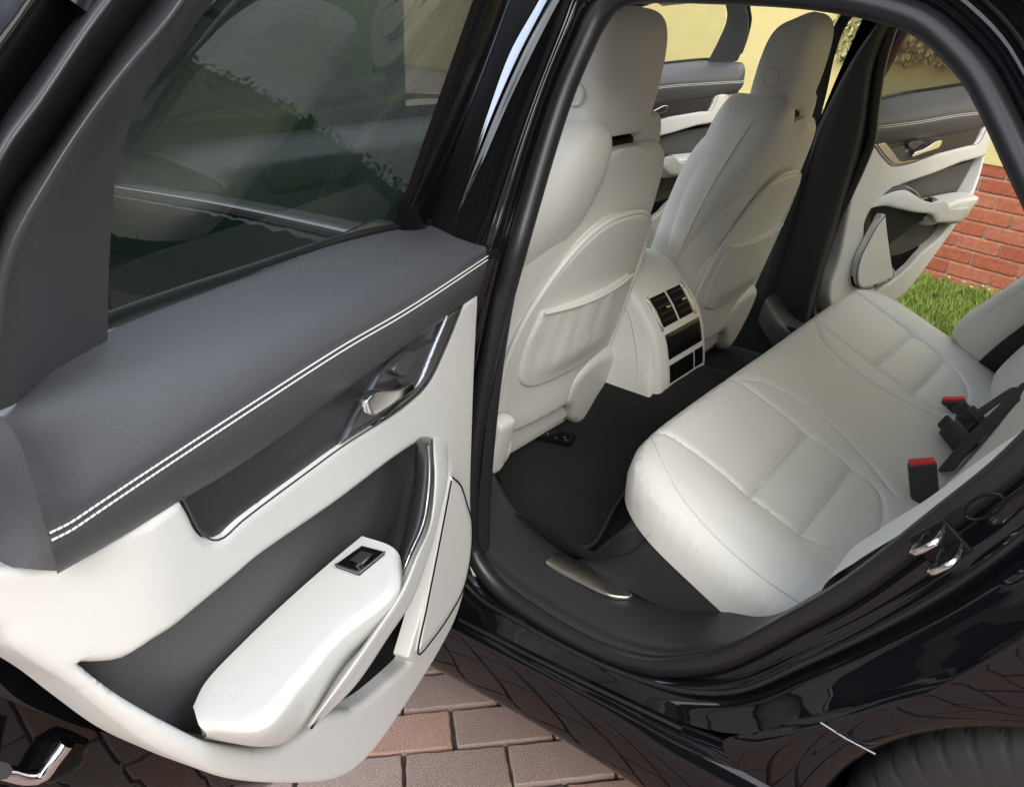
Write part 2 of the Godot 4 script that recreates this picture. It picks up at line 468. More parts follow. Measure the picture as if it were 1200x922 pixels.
func ringset(b: Buf, rings: Array, sub := 3, cap0 := true, cap1 := true) -> void:
	var rr := []
	for r in rings:
		rr.append(curve(r, 0, true, [], 64))
	var rows := across(rr, sub)
	b.grid(rows, true)
	if cap0:
		b.fan(rows[0])
	if cap1:
		b.fan(rows[-1])

# ------------------------------------------------------------------ nodes
func part(called: String, m: Mesh, material: Material, parent: Node, label := "") -> MeshInstance3D:
	var o := MeshInstance3D.new()
	o.name = called
	o.mesh = m
	o.material_override = material
	o.cast_shadow = GeometryInstance3D.SHADOW_CASTING_SETTING_ON
	parent.add_child(o, true)
	if label:
		o.set_meta("label", label)
	return o

func thing(o: Node, label: String, category: String, group := "") -> void:
	o.set_meta("label", label)
	o.set_meta("category", category)
	if group:
		o.set_meta("group", group)

# ------------------------------------------------------------------ materials
func noise_map(freq: float, kind: int, size := 512, bump := 4.0, sd := 1, octaves := 3) -> NoiseTexture2D:
	var n := FastNoiseLite.new()
	n.seed = sd
	n.noise_type = kind
	n.frequency = freq
	n.fractal_octaves = octaves
	var t := NoiseTexture2D.new()
	t.width = size; t.height = size
	t.seamless = true
	t.noise = n
	if bump > 0:
		t.as_normal_map = true
		t.bump_strength = bump
	return t

func tone_map(freq: float, kind: int, stops: Array, size := 512, sd := 1, octaves := 4) -> NoiseTexture2D:
	var t := noise_map(freq, kind, size, 0, sd, octaves)
	var g := Gradient.new()
	g.offsets = PackedFloat32Array()
	g.colors = PackedColorArray()
	var offs := PackedFloat32Array()
	var cols := PackedColorArray()
	for s in stops:
		offs.append(s[0])
		cols.append(Color(s[1], s[2], s[3]).linear_to_srgb())
	g.offsets = offs
	g.colors = cols
	t.color_ramp = g
	return t

func mk(key: String, col: Vector3, rough: float, o := {}) -> StandardMaterial3D:
	var m := StandardMaterial3D.new()
	m.albedo_color = Color(col.x, col.y, col.z).linear_to_srgb()
	m.roughness = rough
	m.metallic = o.get("metal", 0.0)
	m.metallic_specular = o.get("spec", .5)
	m.cull_mode = BaseMaterial3D.CULL_DISABLED
	if o.has("normal"):
		m.normal_enabled = true
		m.normal_texture = o.normal
		m.normal_scale = o.get("bump", .3)
	if o.has("tone"):
		m.albedo_texture = o.tone
		m.albedo_color = Color(1, 1, 1)
	if o.has("rough_map"):
		m.roughness_texture = o.rough_map
	if o.has("normal") or o.has("tone") or o.has("rough_map"):
		m.uv1_triplanar = true
		m.uv1_world_triplanar = true
		m.uv1_scale = Vector3.ONE * o.get("scale", 8.0)
	if o.has("coat"):
		m.clearcoat_enabled = true
		m.clearcoat = o.coat
		m.clearcoat_roughness = o.get("coat_rough", .03)
	mats[key] = m
	return m

func make_materials() -> void:
	var grain := noise_map(.09, FastNoiseLite.TYPE_CELLULAR, 512, 3.0, 3, 2)
	var fine := noise_map(.25, FastNoiseLite.TYPE_SIMPLEX_SMOOTH, 512, 3.0, 8, 2)
	var coarse := noise_map(.02, FastNoiseLite.TYPE_SIMPLEX_SMOOTH, 512, 6.0, 4, 4)
	mk("ivory", Vector3(.635, .628, .595), .52, {"normal": grain, "bump": .32, "scale": 7.0})
	mk("ivory_trim", Vector3(.69, .68, .65), .48, {"normal": fine, "bump": .10, "scale": 5.0})
	mk("pad_seam", Vector3(.42, .41, .38), .7)
	mk("pad", Vector3(.075, .075, .078), .55, {"normal": grain, "bump": .22, "scale": 7.0})
	mk("slate", Vector3(.068, .070, .076), .45, {"normal": grain, "bump": .38, "scale": 7.0})
	mk("insert", Vector3(.030, .030, .034), .40, {"normal": fine, "bump": .12, "scale": 6.0})
	mk("paint", Vector3(.0045, .0045, .006), .25, {"coat": 1.0, "coat_rough": .015, "spec": .1})
	mk("gloss", Vector3(.006, .006, .007), .12, {"spec": .3})
	mk("plastic", Vector3(.022, .022, .025), .45, {"normal": fine, "bump": .25, "scale": 6.0})
	mk("frame", Vector3(.055, .055, .062), .26, {"normal": fine, "bump": .18, "scale": 6.0})
	mk("rubber", Vector3(.013, .013, .015), .36, {"normal": fine, "bump": .1, "scale": 6.0})
	mk("carpet", Vector3(.006, .006, .0072), .95, {"normal": noise_map(.22, FastNoiseLite.TYPE_SIMPLEX, 512, 8.0, 9, 3), "bump": .9, "scale": 5.0})
	mk("mat", Vector3(.0065, .0066, .008), .9, {"normal": noise_map(.3, FastNoiseLite.TYPE_SIMPLEX, 512, 8.0, 10, 2), "bump": .8, "scale": 5.0})
	mk("binding", Vector3(.03, .031, .034), .8)
	mk("sky_glint", Vector3(.24, .265, .30), .15, {"metal": 1.0})  # bright metal standing in for the sky mirrored in the black pillar
	mk("chrome", Vector3(.78, .78, .79), .10, {"metal": 1.0})
	mk("satin_chrome", Vector3(.42, .42, .44), .24, {"metal": 1.0})
	mk("dark_chrome", Vector3(.07, .07, .075), .25, {"metal": .4})
	mk("steel", Vector3(.50, .48, .43), .30, {"metal": 1.0})
	mk("thread", Vector3(.78, .78, .76), .7)
	mk("red", Vector3(.60, .018, .014), .4)
	mk("blue", Vector3(.02, .22, .60), .4)
	mk("webbing", Vector3(.012, .012, .013), .8)
	mk("tyre", Vector3(.022, .021, .020), .72, {"normal": fine, "bump": .3, "scale": 5.0})
	mk("black_trim", Vector3(.008, .008, .0092), .6, {"spec": .15})
	mk("headliner", Vector3(.55, .53, .49), .95)
	var g := mk("glass_tint", Vector3(.006, .018, .012), .0)
	g.transparency = BaseMaterial3D.TRANSPARENCY_ALPHA
	g.albedo_color.a = .78
	g = mk("glass_clear", Vector3(.05, .12, .05), .0)
	g.transparency = BaseMaterial3D.TRANSPARENCY_ALPHA
	g.albedo_color.a = .14
	# outdoors
	mk("render_yellow", Vector3(.70, .52, .20), .95, {"tone": tone_map(.006, FastNoiseLite.TYPE_SIMPLEX, [[0.0, .76, .62, .26], [.5, .79, .645, .275], [1.0, .81, .665, .29]], 512, 6, 5), "normal": noise_map(.18, FastNoiseLite.TYPE_SIMPLEX, 512, 6.0, 12, 3), "bump": .5, "scale": 1.4})
	mk("mortar", Vector3(.66, .53, .40), .95, {"normal": fine, "bump": .6, "scale": 4.0})
	var reds := [[.46, .125, .062], [.50, .15, .076], [.43, .11, .056], [.52, .17, .09]]
	for i in 4:
		var c: Array = reds[i]
		mk("brick%d" % i, Vector3.ONE, .85, {"tone": tone_map(.02, FastNoiseLite.TYPE_SIMPLEX, [[0.0, c[0] * .72, c[1] * .7, c[2] * .7], [.5, c[0], c[1], c[2]], [1.0, c[0] * 1.12, c[1] * 1.25, c[2] * 1.3]], 256, 20 + i, 5), "normal": noise_map(.12, FastNoiseLite.TYPE_SIMPLEX, 256, 5.0, 30, 3), "bump": .5, "scale": 5.0})
	var tans := [[.315, .215, .18], [.34, .215, .172], [.285, .205, .175], [.31, .225, .195], [.355, .215, .165]]
	for i in 5:
		var c: Array = tans[i]
		mk("paver%d" % i, Vector3.ONE, .9, {"tone": tone_map(.16, FastNoiseLite.TYPE_SIMPLEX, [[0.0, c[0] * .45, c[1] * .45, c[2] * .48], [.42, c[0] * .92, c[1] * .92, c[2] * .92], [.6, c[0] * 1.05, c[1] * 1.05, c[2] * 1.05], [1.0, c[0] * 1.9, c[1] * 2.0, c[2] * 2.1]], 512, 40 + i, 4), "normal": noise_map(.2, FastNoiseLite.TYPE_SIMPLEX, 512, 6.0, 31, 3), "bump": .7, "scale": 3.2})
	mk("joint_sand", Vector3(.05, .042, .033), 1.0, {"normal": coarse, "bump": .8, "scale": 6.0})
	mk("soil", Vector3(.06, .075, .025), 1.0, {"normal": coarse, "bump": .8, "scale": 4.0})
	mk("concrete", Vector3(.22, .2, .18), .95, {"normal": coarse, "bump": .4, "scale": 1.0})

# ------------------------------------------------------------------ the open rear door
func quad_plate(key: String, lift: float, thick: float) -> Buf:
	var p := pts(key)
	var n := (p[2] - p[0]).cross(p[1] - p[3]).normalized()
	if n.y < 0:
		n = -n
	var b := Buf.new()
	var top := PackedVector3Array()
	var bot := PackedVector3Array()
	for q in p:
		top.append(q + n * lift)
		bot.append(q + n * (lift - thick))
	b.quad(top[0], top[1], top[2], top[3])
	b.grid([top, bot], true)
	return b

func dashes(b: Buf, path: PackedVector3Array, fill: float, r: float) -> void:
	for i in path.size() - 1:
		b.tube(PackedVector3Array([path[i], path[i].lerp(path[i + 1], fill)]), r, 5)

func door_parts() -> Array:
	var out := []
	var b := Buf.new()
	# painted shell behind the trim
	var shell := PackedVector3Array()
	for q in [[-.03, .40], [0, .33], [.08, .29], [.25, .27], [.38, .275], [.46, .312], [.55, .40], [.64, .495], [.72, .585], [.80, .68], [.87, .79], [.905, .92], [.905, 1.02], [-.03, 1.0]]:
		shell.append(Vector3(q[0], q[1], -.125))
	slab(b, shell, {"sp": .03, "r": .02, "depth": .05, "sharp": [12, 13]})
	var back := PackedVector3Array()
	for q in shell:
		back.append(Vector3(q.x, q.y, -.195))
	slab(b, back, {"sp": .04, "r": .004, "depth": 0.0, "sharp": [12, 13]})
	out.append(["rear_door", b, "paint"])
	b = Buf.new()
	loft(b, [pts("f5"), pts("f6"), pts("f7")], 40, 3)
	loft(b, [pts("u0"), pts("u1"), pts("u2"), pts("u3")], 24, 3)
	var a0 := pts("f5")[-1]
	var a1 := pts("u1")[-1]
	b.tube(curve(PackedVector3Array([a0 + Vector3(.03, -.03, -.01), a0, Vector3(.45, 1.382, .035), Vector3(.25, 1.395, .04), a1 + Vector3(-.01, .01, 0), a1 + Vector3(-.045, -.03, -.01)]), .02), .026, 10)
	out.append(["window_frame", b, "gloss"])
	b = Buf.new()
	loft(b, [pts("f0"), pts("f1"), pts("f2"), pts("f3")], 60, 6)
	out.append(["window_surround", b, "frame"])
	b = Buf.new()
	loft(b, [pts("f3"), pts("f4"), pts("f5")], 60, 6)
	var belt := PackedVector3Array()
	for q in pts("roll0"):
		belt.append(q + Vector3(0, .004, -.004))
	b.tube(curve(belt, .015), .005, 8)
	out.append(["window_seal", b, "rubber"])
	b = Buf.new()
	slab(b, pts("glass"), {"sp": .04, "r": .001, "depth": 0.0, "sharp": D.glass_s})
	out.append(["window_glass", b, "glass_tint"])
	# dark padded top, double stitching, insert
	b = Buf.new()
	loft(b, [pts("roll0"), pts("roll1"), pts("roll2"), pts("roll3"), pts("roll4"), pts("roll5")], 70, 5)
	loft(b, [pts("roll5"), pts("strip1"), pts("strip2"), pts("strip3")], 70, 4)
	loft(b, [pts("cap0"), pts("cap1"), pts("cap2"), pts("cap3")], 24, 4)
	out.append(["top_pad", b, "slate"])
	b = Buf.new()
	var row := curve(pts("roll5"), .0052)
	for s in [-.0028, .0028]:
		var line := PackedVector3Array()
		for q in row:
			line.append(q + Vector3(0, s, .0012))
		dashes(b, line, .76, .0009)
	out.append(["stitching", b, "thread"])
	b = Buf.new()
	slab(b, pts("insert"), {"sp": .012, "r": .003, "depth": .012, "sharp": D.insert_s})
	out.append(["insert_panel", b, "insert"])
	b = Buf.new()
	slab(b, pts("bezel"), {"sp": .008, "r": .004, "depth": .006, "sharp": D.bezel_s})
	slab(b, pts("lock"), {"sp": .006, "r": .003, "depth": .01})
	out.append(["handle_bezel", b, "dark_chrome"])
	b = Buf.new()
	slab(b, pts("bezel_chrome"), {"sp": .006, "r": .0035, "depth": .006, "sharp": D.bezel_chrome_s})
	out.append(["handle_surround", b, "satin_chrome"])
	b = Buf.new()
	slab(b, pts("lever"), {"sp": .004, "r": .003, "depth": .008, "sharp": D.lever_s})
	out.append(["door_handle", b, "chrome"])
	b = Buf.new()
	b.tube(curve(pts("edge_line"), .008), .0010, 6)
	out.append(["trim_strip", b, "dark_chrome"])
	# pale trim
	b = Buf.new()
	slab(b, pts("trim"), {"sp": .011, "r": .010, "depth": .05, "sharp": D.trim_s, "holes": [[pts("hole"), D.hole_s]], "wf": func(u, _v): return -.008 - .085 * smoothstep(.69, .88, u)})
	out.append(["trim_panel", b, "ivory_trim"])
	b = Buf.new()
	slab(b, pts("pad"), {"sp": .016, "r": .004, "depth": .01, "sharp": D.pad_s})
	out.append(["recess_pad", b, "pad"])
	b = Buf.new()
	slab(b, pts("pocket"), {"sp": .014, "r": .004, "depth": .006, "sharp": D.pocket_s})
	slab(b, pts("cover_gap"), {"sp": .012, "r": .003, "depth": .01, "sharp": D.cover_gap_s})
	out.append(["map_pocket", b, "black_trim"])
	b = Buf.new()
	b.tube(curve(pts("gap_cover"), .006), .0013, 6)
	b.tube(curve(pts("gap_edge"), .006), .0016, 6)
	b.tube(curve(pts("gap_band"), .006), .0014, 6)
	out.append(["trim_gap", b, "black_trim"])
	b = Buf.new()
	loft(b, [pts("arm0"), pts("arm1"), pts("arm2"), pts("arm3"), pts("arm4"), pts("arm5"), pts("arm6")], 50, 5)
	var e0 := PackedVector3Array()
	var e1 := PackedVector3Array()
	for i in 7:
		e0.append(pts("arm%d" % i)[0])
		e1.append(pts("arm%d" % i)[5])
	b.fan(e0)
	b.fan(e1)
	out.append(["armrest", b, "ivory"])
	b = Buf.new()
	loft(b, [pts("grip0"), pts("grip1"), pts("grip2"), pts("grip3")], 40, 5)
	out.append(["grab_handle", b, "dark_chrome"])
	b = Buf.new()
	b.tube(curve(pts("chrome"), .008), .0016, 6)
	out.append(["handle_strip", b, "chrome"])
	b = Buf.new()
	loft(b, [pts("band0"), pts("band1"), pts("band2"), pts("band3"), pts("band4")], 60, 5)
	out.append(["handle_band", b, "ivory_trim"])
	b = Buf.new()
	slab(b, pts("cover"), {"sp": .008, "r": .005, "depth": .02, "sharp": D.cover_s})
	slab(b, pts("cover_edge"), {"sp": .006, "r": .003, "depth": .02, "sharp": D.cover_edge_s})
	out.append(["pocket_cover", b, "ivory_trim"])
	out.append(["window_switch", quad_plate("switch", .002, .012), "gloss"])
	b = quad_plate("rocker", .006, .006)
	var p := pts("switch")
	b.tube(PackedVector3Array([p[0] + Vector3(0, .002, 0), p[3] + Vector3(0, .002, 0)]), .0018, 6)
	b.tube(PackedVector3Array([p[3] + Vector3(0, .002, 0), p[2] + Vector3(0, .002, 0)]), .0012, 6)
	out.append(["switch_rocker", b, "satin_chrome"])
	b = Buf.new()
	b.tube(curve(pts("latch"), .006), .011, 10, false, .6)
	out.append(["door_latch", b, "chrome"])
	b = Buf.new()
	slab(b, pts("latch_plate"), {"sp": .01, "r": .004, "depth": .02, "sharp": D.latch_plate_s})
	out.append(["latch_plate", b, "gloss"])
	b = Buf.new()
	slab(b, pts("blue"), {"sp": .004, "r": .001, "depth": .003})
	out.append(["pocket_sliver", b, "blue"])  # small blue sliver low in the map pocket
	return out

func place_door(list: Array, T: Transform3D, called: String, label: String, skip := [], glazing := "glass_tint") -> MeshInstance3D:
	var root: MeshInstance3D = null
	for e in list:
		if e[0] in skip:
			continue
		if root == null:
			root = part(called, e[1].mesh(T), mats[e[2]], car, label)
		else:
			part(e[0], e[1].mesh(T), mats[glazing if e[0] == "window_glass" else e[2]], root)
	return root

# ------------------------------------------------------------------ seats
func back_x(y: float) -> float:
	return -.034 + (y - .327) * .25

func seat_ring(y: float, a: float, th: float, bulge: float) -> PackedVector3Array:
	# plan of the backrest at height y: rear edge first, half width a, thickness th
	var x := back_x(y)
	var half := [[0.0, 0.0], [.30, .0], [.50, bulge], [.74, bulge * .9 - .004], [.90, -.022], [1.0, -.06], [.985, -.05 - th * .55], [.90, -.03 - th], [.70, -.02 - th * 1.08], [.45, -th * .80], [.2, -th * .72]]
	var o := PackedVector3Array()
	for h in half:
		o.append(Vector3(x + h[1], y, h[0] * a))
	o.append(Vector3(x - th * .7, y, 0))
	for i in range(half.size() - 1, 0, -1):
		o.append(Vector3(x + half[i][1], y, -half[i][0] * a))
	return o

func make_seat(at: Vector3, label: String) -> void:
	var T := Transform3D(Basis.IDENTITY, at)
	var b := Buf.new()
	var rings := []
	for e in [[.375, .20, .15, .0], [.39, .222, .17, .0], [.46, .236, .17, .0], [.56, .236, .165, .0], [.66, .238, .155, .0], [.75, .248, .15, .0], [.86, .258, .145, .0], [.94, .252, .14, .0], [1.0, .238, .13, .0], [1.03, .220, .118, -.003], [1.05, .188, .10, -.010], [1.061, .145, .085, -.02], [1.066, .08, .055, -.03]]:
		rings.append(seat_ring(e[0], e[1], e[2], e[3]))
	ringset(b, rings, 4)
	var root := part("front_seat", b.mesh(T), mats.ivory, car, label)
	for s in [1.0, -1.0]:
		b = Buf.new()
		rings = []
		for e in [[.62, .178, .050, -.090], [.70, .178, .070, -.070], [.80, .176, .088, -.035], [.90, .166, .100, .000], [.98, .150, .098, .018], [1.05, .136, .086, .022], [1.09, .128, .070, .014], [1.115, .120, .044, -.002], [1.124, .116, .018, -.022]]:
			var ring := PackedVector3Array()
			var x1: float = back_x(e[0]) + (e[3] if s > 0 else minf(e[3], 0.0) - .030)
			var x0: float = back_x(e[0]) - .155 - e[3] * .3
			for k in 24:
				var g := TAU * k / 24
				var q := pow(pow(absf(cos(g)), 2.8) + pow(absf(sin(g)), 2.8), -1.0 / 2.8)
				ring.append(Vector3((x0 + x1) * .5 + cos(g) * q * (x1 - x0) * .5, e[0], s * e[1] + sin(g) * q * e[2]))
			rings.append(ring)
		ringset(b, rings, 4)
		part("side_wing", b.mesh(T), mats.ivory, root)
	# back panel with its rolled edge
	var fr := Basis(Vector3(0, 0, 1), Vector3(.25, 1, 0).normalized(), Vector3(1, -.25, 0).normalized())
	var T2 := T * Transform3D(fr, Vector3(back_x(.44), .44, 0))
	var arch := PackedVector3Array()
	for h in [[.203, .0], [.212, .07], [.226, .18], [.222, .24], [.205, .31], [.172, .375], [.13, .432], [.075, .478], [.01, .500], [-.07, .500], [-.14, .486], [-.19, .455], [-.218, .38], [-.222, .28], [-.215, .15], [-.20, .0]]:
		arch.append(Vector3(h[0], h[1], .010))
	b = Buf.new()
	slab(b, arch, {"sp": .014, "r": .012, "depth": .03, "sharp": [0, 15], "T": T2, "wf": func(x, y): return .020 - .004 * smoothstep(.03, .10, y) + .006 * smoothstep(.34, .50, y) - x * x * .35})
	part("back_panel", b.mesh(), mats.ivory, root)
	b = Buf.new()
	var pipe := curve(arch.slice(0, 16), .01)
	for i in pipe.size():
		pipe[i] = T2 * (pipe[i] + Vector3(0, 0, .004 - pipe[i].x * pipe[i].x * .35))
	b.tube(pipe, .0065, 8)
	part("piping", b.mesh(), mats.ivory, root)
	# pocket with a gathered top edge
	b = Buf.new()
	var pk := PackedVector3Array()
	for h in [[-.165, .332], [-.08, .327], [0, .325], [.08, .325], [.168, .326], [.185, .25], [.178, .16], [.14, .128], [0, .118], [-.14, .128], [-.178, .16], [-.185, .25]]:
		pk.append(Vector3(h[0], h[1], 0))
	var folds := FastNoiseLite.new()
	folds.seed = 4
	folds.frequency = 9.0
	var wf := func(x, y):
		var k := smoothstep(.125, .20, y)
		return .022 - x * x * .35 + .012 * k * (1.0 - pow(absf(x) / .19, 2.0)) + .004 * k * folds.get_noise_2d(x * 1.3, y * .35) * 1.5
	slab(b, pk, {"sp": .010, "r": .008, "depth": .014, "sharp": [0, 4], "T": T2, "wf": wf})
	part("seat_pocket", b.mesh(), mats.ivory, root)
	b = Buf.new()
	var hem := curve(pk.slice(0, 5), .01)
	for i in hem.size():
		hem[i] = T2 * Vector3(hem[i].x, hem[i].y, .034 - hem[i].x * hem[i].x * .6)
	b.tube(hem, .0036, 8)
	part("pocket_hem", b.mesh(), mats.ivory, root)
	# headrest
	b = Buf.new()
	rings = []
	for e in [[1.076, .104, .044, .0], [1.080, .112, .052, .0], [1.105, .118, .059, .0], [1.15, .120, .063, .004], [1.215, .120, .062, .008], [1.26, .114, .056, .010], [1.284, .101, .046, .012], [1.297, .078, .032, .012], [1.301, .045, .016, .012]]:
		var cx: float = .093 + (e[0] - 1.09) * .14 + e[3] * .3
		var ring := PackedVector3Array()
		for k in 24:
			var g := TAU * k / 24
			var c := cos(g)
			var s := sin(g)
			var q := pow(pow(absf(c), 3.6) + pow(absf(s), 3.6), -1.0 / 3.6)
			ring.append(Vector3(cx + c * q * e[2] * (1.0 - .15 * s * s), e[0] + .012 * c, s * q * e[1] + .014))
		rings.append(ring)
	ringset(b, rings, 4)
	part("headrest", b.mesh(T), mats.ivory, root)
	b = Buf.new()
	for s in [1.0]:
		rings = []
		for e in [[-.002, .0225], [.006, .0222], [.0085, .0195], [.0075, .0165], [.005, .0150], [.0065, .011], [.007, .003]]:
			var ring := PackedVector3Array()
			for k in 24:
				var g := TAU * k / 24
				ring.append(Vector3(.107 + cos(g) * e[1], 1.168 + sin(g) * e[1], .014 + s * (.119 + e[0])))
			rings.append(ring)
		ringset(b, rings, 2, false)
	part("headrest_button", b.mesh(T), mats.ivory, root)
	b = Buf.new()
	for s in [-.07, .07]:
		b.tube(PackedVector3Array([Vector3(.10, 1.05, s), Vector3(.105, 1.11, s)]), .007, 10)
	b.rbox(Vector3(.092, 1.070, .012), Vector3(.030, .008, .075), .004)
	part("headrest_post", b.mesh(T), mats.black_trim, root)
	# side seam and recliner covers
	b = Buf.new()
	var seam := PackedVector3Array()
	for e in [[.60, .2375], [.70, .2485], [.80, .2655], [.90, .2665], [.98, .2505], [1.05, .2240], [1.09, .1960]]:
		seam.append(Vector3(back_x(e[0]) - .075 + (e[0] - .8) * .12, e[0], e[1] - .0015))
	b.tube(curve(seam, .012), .0026, 6)
	part("seam", b.mesh(T), mats.ivory, root)
	b = Buf.new()
	var oval := PackedVector3Array()
	for k in 14:
		var g := TAU * k / 14
		oval.append(Vector3(-.035 + cos(g) * .06 + sin(g) * .012, .425 + sin(g) * .072, 0))
	slab(b, oval, {"sp": .012, "r": .02, "depth": .05, "T": T * Transform3D(Basis.IDENTITY, Vector3(.01, 0, .262))})
	part("recliner_cover", b.mesh(), mats.ivory_trim, root)
	b = Buf.new()
	b.rbox(Vector3(.028, .455, .235), Vector3(.022, .075, .030), .018, Basis(Vector3(0, 0, 1), -.25))
	part("hinge_cover", b.mesh(T), mats.ivory_trim, root)
	# cushion and its skirt
	b = Buf.new()
	b.rbox(Vector3(-.30, .46, 0), Vector3(.27, .09, .255), .06)
	b.rbox(Vector3(-.27, .375, 0), Vector3(.22, .05, .245), .02)
	part("seat_base", b.mesh(T), mats.ivory, root)
	b = Buf.new()
	var tail := PackedVector3Array([Vector3(-.225, .10, 0), Vector3(-.235, -.03, 0), Vector3(-.205, -.10, 0), Vector3(-.165, -.115, 0), Vector3(-.12, -.085, 0), Vector3(-.075, -.03, 0), Vector3(-.03, .01, 0), Vector3(-.04, .08, 0), Vector3(-.12, .12, 0)])
	slab(b, tail, {"sp": .012, "r": .03, "depth": .08, "T": T2 * Transform3D(Basis.IDENTITY, Vector3(0, 0, .022))})
	part("lower_cover", b.mesh(), mats.ivory, root)

func seam_points(lines: Array) -> PackedVector2Array:
	var o := PackedVector2Array()
	for l in lines:
		for i in l.size() - 1:
			var e: Vector2 = l[i + 1] - l[i]
			var nrm := Vector2(-e.y, e.x).normalized()
			var k := maxi(1, int(e.length() / .008))
			for t in k:
				for d in [-.013, -.0075, -.004, -.002, 0.0, .002, .004, .0075, .013]:
					o.append(l[i] + e * (float(t) / k) + nrm * d)
	return o

func groove(lines: Array, q: Vector2, reach := .02) -> float:
	var best := 1.0
	for l in lines:
		for i in l.size() - 1:
			var d := q.distance_to(Geometry2D.get_closest_point_to_segment(q, l[i], l[i + 1]))
			best = minf(best, d)
	return exp(-best * best / .000016) * .65 + exp(-(best * best) / (reach * reach)) * .4

func bent(p: Array) -> PackedVector2Array:
	var c := PackedVector3Array()
	for q in p:
		c.append(Vector3(q[0], q[1], 0))
	return flat2(curve(c, .012))

